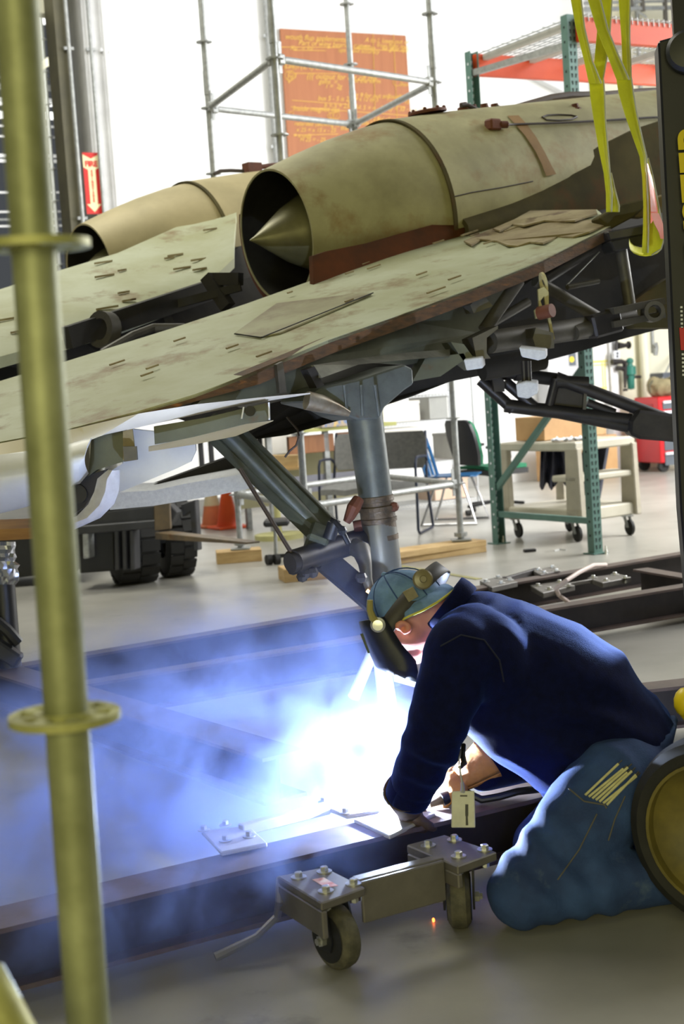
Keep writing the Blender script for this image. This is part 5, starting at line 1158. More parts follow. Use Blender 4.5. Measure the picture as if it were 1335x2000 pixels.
# ---- wire shelving with boxes
M_wire = mat('chrome_wire', srgb(206, 208, 210), None, rough=.35, metal=.5)
SHd = 14.3
def shp(px, d=SHd): p = onz(px, 990, 0); v = at(px, 800, d); return V(v.x, v.y, 0)
s0 = shp(738, 14.6); s1_ = s0 + UB * 1.10; shelf = thing('wire_shelving', 'white wire shelving unit with boxes standing against the wall behind the chairs', 'shelving', s0)
for a in (0, 1.10):
    for v in (0, .45): obj('post', MB().tube(s0 + UB * a + VB * v, s0 + UB * a + VB * v + V(0, 0, 1.75), .0125, n=8), M_wire, shelf)
levels = [at(860, y, SHd + .3).z for y in (985, 905, 822, 766)]
for z in levels:
    m = MB()
    for v in (0, .45):
        for dz in (0, -.035): m.beam(s0 + VB * v + V(0, 0, z + dz), s0 + UB * 1.1 + VB * v + V(0, 0, z + dz), .006, .006)
        for k in range(28): a = k * 1.1 / 28; m.beam(s0 + VB * v + UB * a + V(0, 0, z), s0 + VB * v + UB * (a + 1.1 / 56) + V(0, 0, z - .035), .004, .004); m.beam(s0 + VB * v + UB * (a + 1.1 / 56) + V(0, 0, z - .035), s0 + VB * v + UB * (a + 1.1 / 28) + V(0, 0, z), .004, .004)
    for k in range(30): a = k * 1.1 / 29; m.beam(s0 + UB * a + V(0, 0, z + .004), s0 + UB * a + VB * .45 + V(0, 0, z + .004), .004, .004)
    o = obj('wire_shelf', m, M_wire, shelf, None); o['kind'] = 'stuff'
M_wbox = mat('white_carton', srgb(236, 232, 224), srgb(226, 222, 212), 4, .7); M_card = mat('brown_cardboard', srgb(196, 156, 108), srgb(180, 140, 94), 4, .75)
M_gpanel = mat('grey_bin', srgb(158, 158, 152), srgb(146, 146, 142), 4, .6)
def carton(name, a, v, z, w, d, h, mt, label, cat='box'):
    t = thing(name, label, cat, s0 + UB * (a + w / 2) + VB * (v + d / 2) + V(0, 0, z))
    c = s0 + UB * (a + w / 2) + VB * (v + d / 2) + V(0, 0, z + h / 2)
    obj('carton_body', MB().box(c, w, d, h, rz=R(27.5)), mt, t, None, bevel=.004)
    obj('lid', MB().box(c + V(0, 0, h / 2 + .006), w + .01, d + .01, .03, rz=R(27.5)), mt, t, None, bevel=.003); return t
carton('storage_box', .08, .05, levels[2] + .01, .42, .34, levels[3] - levels[2] - .10, M_wbox, 'white lidded box on the shelf under the top of the wire unit')
carton('storage_box', .05, .03, levels[1] + .01, .46, .36, levels[2] - levels[1] - .08, M_wbox, 'white lidded box lower on the wire shelving, below the other white box')
carton('storage_bin', .60, .03, levels[2] + .01, .22, .40, levels[3] - levels[2] - .05, M_gpanel, 'tall grey file box beside the upper white box on the shelving')
carton('storage_box', .62, .05, levels[0] + .01, .40, .34, .20, mat('pink_card', srgb(216, 190, 168), srgb(204, 176, 152), 4, .7), 'pale pinkish carton on the lowest wire shelf')
carton('storage_bin', .86, .05, levels[1] + .01, .20, .38, .24, M_gpanel, 'grey file box at the right end of the middle wire shelf')
# ---- work bench with clutter
M_bench = mat('olive_bench_top', srgb(168, 168, 96), srgb(150, 150, 84), 4, .5); M_drawer = mat('brown_drawer_front', srgb(146, 96, 56), srgb(128, 82, 46), 5, .5, stretch=(6, 6, 1))
b0 = at(545, 838, 13.9); bench = thing('work_bench', 'long work bench with olive top and brown drawers behind the gear leg', 'bench', V(b0.x, b0.y, 0)); zbt = at(650, 838, 14.0).z
B0 = V(b0.x, b0.y, 0)
obj('bench_top', MB().box(B0 + UB * .5 + VB * .35 + V(0, 0, zbt), 1.5, .75, .035, rz=R(27.5)), M_bench, bench, None)
for a in (.1, .62): dr = obj('drawer', MB().box(B0 + UB * (a + .24) + VB * .05 + V(0, 0, zbt - .13), .48, .05, .17, rz=R(27.5)), M_drawer, bench, None, bevel=.004)
for a in (-.1, .5, 1.1):
    for v in (.05, .62): obj('leg', MB().box(B0 + UB * a + VB * v + V(0, 0, zbt / 2), .05, .05, zbt, rz=R(27.5)), M_galv, bench, None)
obj('stretcher', MB().box(B0 + UB * .5 + VB * .06 + V(0, 0, .42), 1.3, .02, .16, rz=R(27.5)), mat('grey_lilac_rail', srgb(132, 132, 142), None, rough=.5), bench, None)
obj('back_panel', MB().box(B0 + UB * .5 + VB * .6 + V(0, 0, .45), 1.4, .02, .5, rz=R(27.5)), mat('beige_panel', srgb(172, 166, 128), None, rough=.6), bench, None)
t = thing('game_box', 'blue and yellow patterned flat box lying on the work bench', 'box', B0 + UB * .62 + VB * .1 + V(0, 0, zbt + .018))
obj('carton_body', MB().box(B0 + UB * .62 + VB * .1 + V(0, 0, zbt + .05), .40, .28, .065, rz=R(30)), mat('patterned_print', srgb(58, 112, 172), srgb(214, 176, 74), 26, .5), t, None)
t = thing('open_binder', 'white ring binder lying open on the work bench beside the patterned box', 'binder', B0 + UB * .25 + VB * .1 + V(0, 0, zbt + .018))
m = MB(); m.hexa([B0 + UB * a + VB * v + V(0, 0, z) for a, v, z in ((.12, .0, zbt + .018), (.36, .0, zbt + .018), (.36, .25, zbt + .018), (.12, .25, zbt + .018), (.14, .02, zbt + .03), (.36, .0, zbt + .08), (.36, .25, zbt + .08), (.14, .25, zbt + .03))]); obj('binder_cover', m, M_wbox, t, None)
# second table at the left with white panel below
c0 = at(375, 862, 13.6); tb2 = thing('bracket_shelf', 'narrow yellow green shelf top on black brackets left of the gear brace', 'shelf', V(c0.x, c0.y, 0)); C0 = V(c0.x, c0.y, 0)
obj('table_top', MB().box(C0 + UB * .35 + VB * .3 + V(0, 0, c0.z), .9, .6, .03, rz=R(27.5)), M_bench, tb2, None)
for a in (.10, .20, .7): obj('bracket', MB().box(C0 + UB * a + VB * .05 + V(0, 0, c0.z - .18), .04, .035, .36, rz=R(27.5)), M_black, tb2, None)
wb0 = at(462, 850, 15.0); m = MB(); m.box(V(wb0.x, wb0.y, 0) + UB * .30 + V(0, 0, wb0.z - .2), .62, .03, .44, rz=R(27.5)); t = obj('leaning_whiteboard', m, M_wbox, None, None, base=V(wb0.x, wb0.y, 0)); tag(t, 'white board leaning on the wall behind the gear brace', 'whiteboard')
p0_ = onz(592, 1010, 0) + V(0, .3, 0); t = obj('cream_post', MB().tube(p0_, V(p0_.x, p0_.y, at(575, 838, p0_.y).z), .033, n=16), mat('cream_post_paint', srgb(226, 216, 176), srgb(214, 204, 164), 5, .6), None, base=p0_); tag(t, 'cream painted post left of the scaffold standard under the bench', 'post')
# timber piece and dark bar beyond the brace
m = MB(); m.prism([at(*p, 12.6) for p in ((512, 890), (582, 889), (582, 916), (512, 914))], V(0, .12, 0)); t = obj('timber_block', m, M_pine, None, None, base=at(545, 914, 12.6)); tag(t, 'pale timber block held above the scaffold ledger beside the gear brace', 'timber')
m = MB(); m.prism([at(*p, 12.58) for p in ((530, 916), (588, 912), (588, 917), (530, 921))], V(0, .2, 0)); t = obj('timber_strip', m, M_pine, None, None, base=at(560, 919, 12.6)); tag(t, 'thin flat timber strip under the pale block by the gear brace', 'timber')
# round base stand and wheeled dolly
rb = onz(545, 1052, 0); m = MB(); m.lathe(rb, (0, 0, 1), [(0, .22), (.045, .22), (.05, .20), (.05, .03), (.4, .03)], 40); t = obj('round_base_stand', m, mat('pale_yellow_base', srgb(188, 184, 126), srgb(170, 166, 112), 4, .5), None, base=rb); tag(t, 'pale yellow round stand base on the floor behind the gear brace', 'stand')
dl = onz(522, 1102, 0); t = thing('wheeled_stool', 'low wheeled stool with black pad and thin steel leg behind the gear brace', 'stool', dl)
zs_ = at(540, 1022, dl.y).z; obj('pad', MB().box(V(dl.x + .09, dl.y + .1, zs_), .20, .24, .05), M_black, t, None, bevel=.015)
obj('stem', MB().tube(at(539, 1095, dl.y), V(dl.x + .08, dl.y + .02, zs_), .014), M_galv, t)
obj('foot_bar', MB().beam(at(520, 1088, dl.y), at(590, 1082, dl.y + .1), .03, .03), M_black, t, None)
for px, dd in ((526, 0), (541, .03)): obj('castor', MB().lathe(onz(px, 1104, 0) + V(-.02, dd, .042), V(1, .5, 0), [(0, .04), (.04, .04)], 18), M_rubber, t)
# traffic cones
M_cone_o = mat('cone_orange', srgb(240, 92, 30), srgb(224, 80, 24), 4, .5); M_cone_d = mat('cone_dirty_orange', srgb(188, 104, 62), srgb(166, 92, 58), 8, .7); M_cone_w = mat('cone_dirty_white', srgb(190, 176, 142), srgb(170, 156, 124), 8, .7)
for (px, py, hpx, mt, lab, white) in ((444, 1034, 76, M_cone_o, 'clean bright orange traffic cone, right one of the pair by the wall', False), (414, 1031, 72, M_cone_d, 'dirty orange traffic cone with a worn white collar, left one of the pair', True)):
    b = onz(px, py, 0) + V(0, .15, 0); h = hpx * b.y / F_PX; t = thing('traffic_cone', lab, 'traffic cone', b, 'traffic cones by the wall')
    obj('cone_body', MB().lathe(b + V(0, 0, .02), (0, 0, 1), [(0, .115), (h * .52, .082)] if white else [(0, .115), (h, .04), (h + .004, .03)], 28), mt, t)
    if white: obj('collar', MB().lathe(b + V(0, 0, .02 + h * .52), (0, 0, 1), [(0, .083), (h * .48, .045), (h * .49, .03)], 28), M_cone_w, t)
    obj('base', MB().box(b + V(0, 0, .012), .34, .34, .024, rz=.5), mt, t, None, bevel=.006)
# ---- utility cart
M_cart = mat('beige_grey_plastic', srgb(196, 190, 172), srgb(184, 178, 160), 5, .5); M_cartd = mat('worn_cart_side', srgb(178, 170, 150), srgb(164, 156, 138), 7, .6)
k1, k2, k3 = onz(1013, 1050, 0), onz(1128, 1058, 0), onz(1230, 1045, 0)
ca = (k2 - k1); ca_l = ca.length; e1 = ca.normalized(); e2 = V(-e1.y, e1.x, 0); 
if (k3 - k2).dot(e2) < 0: e2 = -e2
wl = (k3 - k2).dot(e2); wl = max(wl, .5)
ctop = at(1128, 862, k2.y).z
cart = thing('utility_cart', 'beige grey plastic utility cart with three shelves behind the right rack post', 'cart', k1)
def cp(a, b, z): return k1 + e1 * a + e2 * b + V(0, 0, z)
A0, A1, B0_, B1 = -.10, ca_l + .09, -.07, wl + .10
def shelfbox(z0, z1, name):
    m = MB(); m.hexa([cp(A0, B0_, z0), cp(A1, B0_, z0), cp(A1, B1, z0), cp(A0, B1, z0), cp(A0, B0_, z1), cp(A1, B0_, z1), cp(A1, B1, z1), cp(A0, B1, z1)]); return obj(name, m, M_cart, cart, None, bevel=.012)
shelfbox(ctop - .07, ctop, 'top_shelf'); A0s = A0; A0 = ca_l * .72; shelfbox(ctop * .60, ctop * .60 + .05, 'middle_shelf'); A0 = A0s; shelfbox(.16, .26, 'bottom_shelf')
for a, b in ((A0 + .035, B0_ + .03), (A1 - .05, B0_ + .03), (A1 - .05, B1 - .03), (A0 + .035, B1 - .03)):
    m = MB(); w = .05 if a < .3 else .085
    m.hexa([cp(a - w, b - .03, .16), cp(a + w, b - .03, .16), cp(a + w, b + .03, .16), cp(a - w, b + .03, .16), cp(a - w * .8, b - .03, ctop - .05), cp(a + w * .8, b - .03, ctop - .05), cp(a + w * .8, b + .03, ctop - .05), cp(a - w * .8, b + .03, ctop - .05)])
    obj('corner_post', m, M_cartd, cart, None, bevel=.008)
for kk in (k1, k2, k3, k1 + (k3 - k2)):
    m = MB(); ax = V(.9, .35, 0).normalized(); c = kk + V(0, 0, .062); m.lathe(c - ax * .016, ax, [(0, .02), (0, .05), (.006, .062), (.026, .062), (.032, .05), (.032, .02)], 24); w = obj('caster_wheel', m, M_rubber, cart)
    m = MB()
    for s in (-1, 1): m.beam(c + ax * s * .022, c + ax * s * .022 + V(-.02, 0, .09), .004, .04, up=ax.cross(V(0, 0, 1)))
    m.box(c + V(-.02, 0, .095), .09, .09, .008); obj('caster_fork', m, M_galv, w, None)
cb = cp(.06, .10, ctop); t = thing('cardboard_box', 'brown cardboard carton on top of the utility cart', 'box', cb)
c_ = at(1095, 838, cb.y + .12); bz = Matrix.Rotation(math.atan2(e2.y, e2.x) - .0, 3, 'Z')
wbx = .70; m = MB(); m.box(V(c_.x, c_.y, ctop + .10), wbx, .34, .19, bz); cbx = obj('carton_body', m, M_card, t, None, bevel=.004)
m = MB(); m.box(V(c_.x, c_.y, ctop + .197), .05, .342, .003, bz); obj('tape', m, mat('carton_tape', srgb(206, 172, 122), None, rough=.4), t, None)
rg = at(1100, 843, k2.y + .12); m = MB(); rn = random.Random(5)
m.grid([[V(rg.x - .09 + i * .02, rg.y - .06 + j * .022, ctop + .008 + .035 * max(0, noise.noise(V(i * .7, j * .7, 3)) + .35)) for j in range(8)] for i in range(13)], V(0, 0, -.006)); t = obj('white_rag', m, M_foam, None, 1.5, base=V(rg.x, rg.y, ctop)); tag(t, 'crumpled white rag on the front edge of the utility cart top', 'rag')
# jacket draped behind the cart on its own stand
M_jk = mat('dark_navy_jacket', srgb(34, 36, 52), srgb(26, 28, 42), 12, .85)
j0 = at(1120, 870, k3.y + .55); t = thing('draped_jacket', 'dark navy jacket hanging over the far side of the utility cart', 'jacket', V(j0.x, j0.y, ctop * .4))
def jk(name, px0, px1, y0, y1, dd, lean):
    m = MB(); rows = []
    for i in range(8):
        s = i / 7; row = []
        for j in range(9):
            u = j / 8; p = at(px0 + (px1 - px0) * u + lean * s, y0 + (y1 - y0) * s + 8 * math.sin(u * 9), k3.y + dd + .05 * math.sin(u * 12 + s * 2)); row.append(p)
        rows.append(row)
    m.grid(rows, V(0, .03, 0)); return obj(name, m, M_jk, t, 1.2)
jk('jacket_body', 1058, 1100, 866, 945, .45, 14); jk('jacket_sleeve', 1056, 1082, 868, 950, .40, -2); jk('jacket_side', 1140, 1190, 866, 970, .45, -18)
# ---- red tool cabinet with bag
M_red = mat('red_cabinet_paint', srgb(206, 34, 40), srgb(192, 28, 34), 3, .35); M_dgrey = mat('grey_drawer', srgb(98, 104, 112), srgb(88, 94, 102), 4, .4)
q0 = onz(1258, 925, 0); q0 = V(q0.x, q0.y, 0)
f0 = V(math.cos(R(20)), math.sin(R(20)), 0); f1 = V(-f0.y, f0.x, 0)
zc0, zc1 = at(1291, 905, q0.y).z, at(1283, 776, q0.y).z
Q = at(1290, 905, q0.y); Q = V(Q.x, Q.y, 0)
tc_ = thing('tool_cabinet', 'red tool cabinet on casters with grey drawers at the far right', 'tool cabinet', Q)
def tcx(a, b, z): return Q + f0 * a + f1 * b + V(0, 0, z)
m = MB(); m.hexa([tcx(0, 0, zc0), tcx(.75, 0, zc0), tcx(.75, .55, zc0), tcx(0, .55, zc0), tcx(0, 0, zc1), tcx(.75, 0, zc1), tcx(.75, .55, zc1), tcx(0, .55, zc1)]); obj('cabinet_body', m, M_red, tc_, None, bevel=.01)
zz = zc1 - .05; n = 0
for h in (.10, .10, .14, .20, .16):
    m = MB(); m.hexa([tcx(.06, -.012, zz - h), tcx(.70, -.012, zz - h), tcx(.70, .01, zz - h), tcx(.06, .01, zz - h), tcx(.06, -.012, zz), tcx(.70, -.012, zz), tcx(.70, .01, zz), tcx(.06, .01, zz)]); d = obj('drawer', m, M_dgrey, tc_, None)
    m = MB(); m.hexa([tcx(.06, -.03, zz - .03), tcx(.70, -.03, zz - .03), tcx(.70, .0, zz - .03), tcx(.06, .0, zz - .03), tcx(.06, -.03, zz), tcx(.70, -.03, zz), tcx(.70, .0, zz), tcx(.06, .0, zz)]); obj('handle', m, M_foam, d, None); zz -= h + .022
m = MB(); m.hexa([tcx(-.006, .12, zc0 + .5), tcx(-.006, .40, zc0 + .5), tcx(.0, .40, zc0 + .5), tcx(.0, .12, zc0 + .5), tcx(-.006, .12, zc1 - .08), tcx(-.006, .40, zc1 - .08), tcx(0, .40, zc1 - .08), tcx(0, .12, zc1 - .08)]); dp = obj('side_panel', m, mat('dark_red_panel', srgb(170, 26, 30), None, rough=.4), tc_, None)
m = MB(); m.hexa([tcx(-.009, .14, zc1 - .36), tcx(-.009, .34, zc1 - .36), tcx(-.006, .34, zc1 - .36), tcx(-.006, .14, zc1 - .36), tcx(-.009, .14, zc1 - .18), tcx(-.009, .34, zc1 - .18), tcx(-.006, .34, zc1 - .18), tcx(-.006, .14, zc1 - .18)]); obj('sticker', m, mat('white_yellow_sticker', srgb(236, 228, 214), srgb(236, 176, 60), 14, .5), dp, None)
for a, b in ((.07, .06), (.07, .49), (.68, .06), (.68, .49)):
    c = tcx(a, b, .075); ax = f1; m = MB(); m.lathe(c - ax * .025, ax, [(0, .04), (0, .07), (.006, .075), (.044, .075), (.05, .07), (.05, .04)], 20); w = obj('caster_wheel', m, M_rubber, tc_)
    m = MB(); m.box(c + V(0, 0, .06), .03, .08, zc0 - .1, rz=.3); obj('caster_fork', m, M_galv, w, None)
bg = tcx(.26, .26, zc1); t = thing('canvas_bag', 'crumpled olive canvas bag on top of the red tool cabinet', 'bag', bg)
M_bag = mat('olive_canvas', srgb(150, 138, 104), srgb(124, 114, 86), 5, .9, 0, .3)
fuse('bag_body', [sph(bg + V(0, 0, .10), .14, (1.35, .8, .75)), sph(bg + V(-.12, 0, .15), .07, (1, 1, 1.1)), sph(bg + V(.12, -.03, .15), .08, (1, .9, 1)), sph(bg + V(.02, .02, .06), .12, (1.5, .9, .5))], M_bag, t, voxel=.015, smooth=3, wob=.03, wscale=9)
obj('strap', MB().path([bg + V(-.15, -.05, .2), bg + V(-.2, -.08, .14), bg + V(-.19, -.09, .05)], .012, 8), M_olive, t); obj('strap', MB().path([bg + V(.05, -.08, .22), bg + V(.14, -.1, .23), bg + V(.18, -.1, .17)], .012, 8), M_olive, t)
# ---- wall services at the right: electrical cabinet, notice, pipes, regulator
def wbox(name, x0, x1, y0, y1, v, th, mt, parent=None, z=None):
    ua_, _ = wu(x0, (y0 + y1) / 2, v); ub2, _ = wu(x1, (y0 + y1) / 2, v); _, z1 = wu((x0 + x1) / 2, y0, v); _, z0 = wu((x0 + x1) / 2, y1, v)
    m = MB(); m.box(bw((ua_ + ub2) / 2, v + th / 2, (z0 + z1) / 2), abs(ub2 - ua_), th, abs(z1 - z0), rz=R(27.5)); return m, bw((ua_ + ub2) / 2, v + th / 2, z0)
m, b = wbox('x', 1066, 1150, 560, 790, -.25, .24, None); t = thing('electrical_cabinet', 'grey electrical cabinet with a yellow sticker on the wall behind the rack post', 'electrical cabinet', b); ec = obj('cabinet_body', m, mat('light_grey_enamel', srgb(190, 190, 192), srgb(180, 180, 182), 3, .4), t, None, bevel=.006)
m, b = wbox('x', 1111, 1124, 688, 714, -.256, .004, None); obj('sticker_plate', m, M_dgrey, t, None)
_u, _z = wu(1116, 702, -.26); obj('warning_dot', MB().lathe(bw(_u, -.258, _z), -VB, [(0, .036), (.003, .036)], 20), mat('warning_yellow', srgb(232, 206, 50), None, rough=.5), t)
m, b = wbox('x', 1064, 1160, 800, 830, -.3, .3, None); t = obj('storage_chest', MB().box(V(b.x, b.y, .25) - VB * .25, 1.0, .3, .5, rz=R(27.5)), M_card, None, None, base=V(b.x, b.y, 0)); tag(t, 'brown carton on the floor below the grey electrical cabinet', 'box')
m, b = wbox('x', 1150, 1186, 640, 775, -.10, .02, None); t = thing('wall_notice', 'white notice board with yellow frame lines beside the pipes', 'notice', b); obj('sheet', m, M_wbox, t, None)
for x0, x1, y0, y1 in ((1150, 1186, 704, 708), (1176, 1178, 708, 775), (1181, 1183, 708, 775), (1150, 1186, 712, 714), (1150, 1186, 757, 759)):
    m, _ = wbox('x', x0, x1, y0, y1, -.106, .006, None); obj('frame_line', m, mat('notice_yellow', srgb(222, 214, 110), None, rough=.6) if 'notice_yellow' not in MATS else MATS['notice_yellow'], t, None)
ucol, _ = wu(1192, 760, -.12); ucol2, _ = wu(1206, 760, -.12); m = MB(); m.box(bw((ucol + ucol2) / 2, -.07, WH / 2), ucol2 - ucol, .14, WH, rz=R(27.5)); struct('column_grey', m, M_column, smooth=None)
def wp(px, py, v=-.2): u, z = wu(px, py, v); return bw(u, v, z)
t = thing('compressed_air_line', 'dark pipework with a green regulator and hand valve on the cream wall', 'pipework', wp(1222, 770))
obj('riser', MB().path([wp(1203, 620), wp(1203, 700)], .022, 10), M_tubedark, t)
obj('valve', MB().path([wp(1205, 675), wp(1215, 675), wp(1227, 674)], [.05, .035, .02], 10), M_tubedark, t)
obj('handwheel', MB().lathe(wp(1226, 674), UB, [(0, .02), (0, .05), (.015, .05), (.015, .02)], 16, closed=True), M_tubedark, t)
obj('elbow_pipe', MB().path([wp(1194, 707), wp(1212, 706), wp(1219, 708), wp(1220, 716), wp(1220, 758)], [.035, .032, .034, .028, .016], 10), M_tubedark, t)
obj('elbow_pipe', MB().path([wp(1204, 719), wp(1214, 719), wp(1218, 722)], .03, 10), M_tubedark, t)
obj('regulator', MB().lathe(wp(1232, 761), V(0, 0, 1), [(0, .01), (.01, .045), (.18, .05), (.19, .07), (.29, .07), (.30, .04), (.33, .03), (.34, .045), (.38, .045), (.40, .02)], 20), mat('green_regulator', srgb(52, 128, 112), srgb(44, 112, 98), 6, .4), t)
obj('regulator_nipple', MB().path([wp(1221, 737), wp(1240, 736), wp(1250, 736)], .02, 8), M_tubedark, t); obj('drain_cock', MB().path([wp(1217, 762), wp(1224, 761)], .016, 8), M_tubedark, t)
m, b = wbox('x', 1199, 1210, 685, 701, -.26, .06, None); t = thing('wall_socket', 'white double socket box on the grey wall column', 'socket', b); obj('faceplate', m, M_foam, t, None, bevel=.006)
for y in (690, 696): u, z = wu(1205, y, -.262); obj('outlet', MB().lathe(bw(u, -.261, z), -VB, [(0, .017), (.003, .017)], 14), M_black, t)
for px, r, lab in ((1258, .06, 'wide cream pipe running down the wall above the tool cabinet'), (1275, .025, 'thin grey conduit ending above the tool cabinet')):
    z = wp(px, 790 if r > .05 else 690, -.1).z; u, _ = wu(px, 700, -.1); t = obj('wall_pipe', MB().tube(bw(u, -.1, z), bw(u, -.1, WH), r, n=14), M_cream if r > .05 else M_galv, None, base=bw(u, -.1, z)); tag(t, lab, 'pipe')
t = obj('pipe_hook', MB().path([wp(1276, 676, -.2), wp(1280, 672, -.2), wp(1281, 680, -.2), wp(1279, 694, -.2)], .03, 8), M_galv, None, base=wp(1278, 690, -.2)); tag(t, 'grey hook fitting on the wall at the end of the thin conduit', 'hook')
m, b = wbox('x', 1294, 1330, 727, 750, -.4, .3, None); t = obj('grey_case', m, M_dgrey, None, None, base=b); tag(t, 'dark grey case mounted on the wall beyond the tool cabinet', 'case')
t = obj('leaning_rod', MB().tube(wp(1285, 756, -.5), wp(1318, 690, -.1), .012, n=8), M_galv, None, base=wp(1285, 756, -.5)); tag(t, 'thin grey rod leaning on the wall above the canvas bag', 'rod')
m = MB(); c = onz(1140, 905, 0) + V(0, .3, 0); m.box(c + V(0, 0, .14), .5, .3, .28, rz=.5); t = obj('wood_crate', m, M_card, None, None, base=c); tag(t, 'small brown wooden crate on the floor behind the cart legs', 'crate')
# ---- foam pads
def foam(q, d, dep, lab, name='foam_block', grp='white foam pads on the underside fittings'):
    m = MB(); m.prism([at(*p, d) for p in q], V(.02, dep, .01)); t = obj(name, m, M_foam, None, None, base=at(*q[0], d), bevel=.004); return tag(t, lab, 'foam pad', grp)
foam([(905, 702), (941, 697), (943, 719), (910, 724)], 5.95, .10, 'white foam block pushed on the bracket left of the release hook')
foam([(1013, 678), (1066, 684), (1066, 700), (1050, 704), (1018, 697)], 6.0, .10, 'white foam block under the actuator below the release hook')
foam([(1007, 750), (1026, 745), (1049, 747), (1050, 768), (1030, 779), (1010, 775)], 6.25, .12, 'white foam cube hanging lowest on two dark studs')
m = MB(); up = [(222, 962), (300, 958), (360, 945), (420, 935), (480, 925), (532, 908), (546, 928)]; lo = [(214, 996), (300, 988), (360, 978), (420, 968), (480, 956), (530, 942), (547, 940)]
rows = [[at(*a, 6.3 - i * .02), at(*b, 6.25 - i * .02)] for i, (a, b) in enumerate(zip(up, lo))]; m.grid(rows, V(.0, .22, .02)); t = obj('foam_strip', m, M_foam, None, .8, base=at(380, 960, 6.3)); tag(t, 'long white foam strip lying along the fork under the white fairing', 'foam strip')
m = MB(); m.prism([at(*p, 6.45) for p in ((250, 985), (240, 968), (330, 935), (440, 895), (452, 905), (470, 918), (480, 928), (380, 946), (300, 962))], V(0, .3, 0)); t = obj('dark_support_arm', m, M_under, None, None, base=at(350, 950, 6.45)); tag(t, 'dark padded support arm under the wing root, carrying the foam strip', 'support arm')
# ---- parked lift truck behind, with fork and twin tyres
lt = thing('parked_lift_truck', 'parked dark lift truck with twin front tyres and a worn steel fork at left', 'lift truck', onz(230, 1140, 0))
def ltyre(px, py, r, w, d_off):
    b = onz(px, py, 0) + V(0, d_off, 0); ax = V(.93, .36, 0).normalized(); c = b + V(0, 0, r); m = MB()
    m.lathe(c - ax * w / 2, ax, [(0, r * .5), (0, r * .78), (w * .06, r * .93), (w * .2, r * .97), (w * .8, r * .97), (w * .94, r * .93), (w, r * .78), (w, r * .5)], 40, closed=True); ty = obj('tyre', m, M_rubber, lt, .5)
    u = V(0, 0, 1); v = ax.cross(u); m = MB()
    for k in range(18):
        an = k * 2 * math.pi / 18; 
        for s in (-1, 1):
            a2 = an + (.17 if s > 0 else 0); d = u * math.cos(a2) + v * math.sin(a2); t_ = -u * math.sin(a2) + v * math.cos(a2)
            cc = c + d * r * .975 + ax * s * w * .25
            m.beam(cc - ax * w * .24, cc + ax * w * .24 + t_ * .0, r * .27, r * .06, up=d)
    o = obj('tread_blocks', m, M_rubber, ty, None); o['kind'] = 'stuff'
    m = MB(); m.lathe(c - ax * w * .3, ax, [(0, r * .5), (.02, r * .3), (.05, r * .1)], 24, cap=False); obj('rim', m, M_tube, ty)
ltyre(262, 1140, .29, .28, .05); ltyre(338, 1133, .29, .20, .25)
LD = 10.4
def lp_(q, dep, mt, name, d=LD, par=lt): m = MB(); m.prism([at(*p, d) for p in q], V(.03, dep, 0)); return obj(name, m, mt, par, None, bevel=.006)
M_ltdark = mat('dark_truck_steel', srgb(62, 62, 64), srgb(48, 48, 50), 7, .5, .2); M_ltblk = mat('truck_black', srgb(34, 34, 35), srgb(26, 26, 27), 5, .6)
lp_([(125, 1008), (330, 985), (345, 1000), (330, 1028), (130, 1040)], .08, M_ltdark, 'carriage_bar'); lp_([(125, 1030), (325, 1014), (325, 1030), (130, 1046)], .12, M_ltdark, 'carriage_bar', LD - .05)
lp_([(130, 990), (300, 968), (300, 985), (130, 1008)], .1, M_ltblk, 'carriage_bar')
for x in (222, 237, 252): lp_([(x, 1036), (x + 9, 1035), (x + 11, 1113), (x + 2, 1115)], .10, M_ltdark, 'mast_rail')
lp_([(150, 1042), (222, 1035), (224, 1115), (155, 1120)], .3, M_ltblk, 'mast_body', LD + .15)
lp_([(160, 1040), (172, 1040), (174, 1090), (162, 1092)], .08, M_galv, 'lift_cylinder', LD - .02)
lp_([(260, 1030), (330, 1020), (332, 1060), (262, 1070)], .3, M_ltblk, 'axle_housing', LD + .5)
lp_([(-60, 1030), (150, 1030), (150, 1115), (-60, 1140)], .6, M_ltblk, 'truck_body', LD + .6)
M_fork = mat('worn_fork_steel', srgb(128, 108, 78), srgb(96, 86, 72), 7, .5, .3, 0, srgb(110, 78, 46), 6, .58, .7)
m = MB(); m.prism([at(*p, LD - .1) for p in ((300, 982), (331, 977), (334, 1034), (302, 1037))], V(0, .06, 0)); fk = obj('fork', m, M_fork, lt, None, bevel=.006)
fa, fb = at(318, 1038, LD - .1), at(494, 1058, LD - 1.05); sd = (V(.9, .4, 0)).normalized() * .06
m = MB(); m.hexa([fa - sd - V(0, 0, .05), fb - sd * .8 - V(0, 0, .012), fb + sd * .8 - V(0, 0, .012), fa + sd - V(0, 0, .05), fa - sd, fb - sd * .8, fb + sd * .8, fa + sd]); obj('fork_blade', m, M_fork, fk, None, bevel=.004)
lp_([(352, 985), (380, 976), (386, 1075), (378, 1076), (370, 1000), (356, 1010)], .05, M_ltdark, 'side_guard', LD + .3)
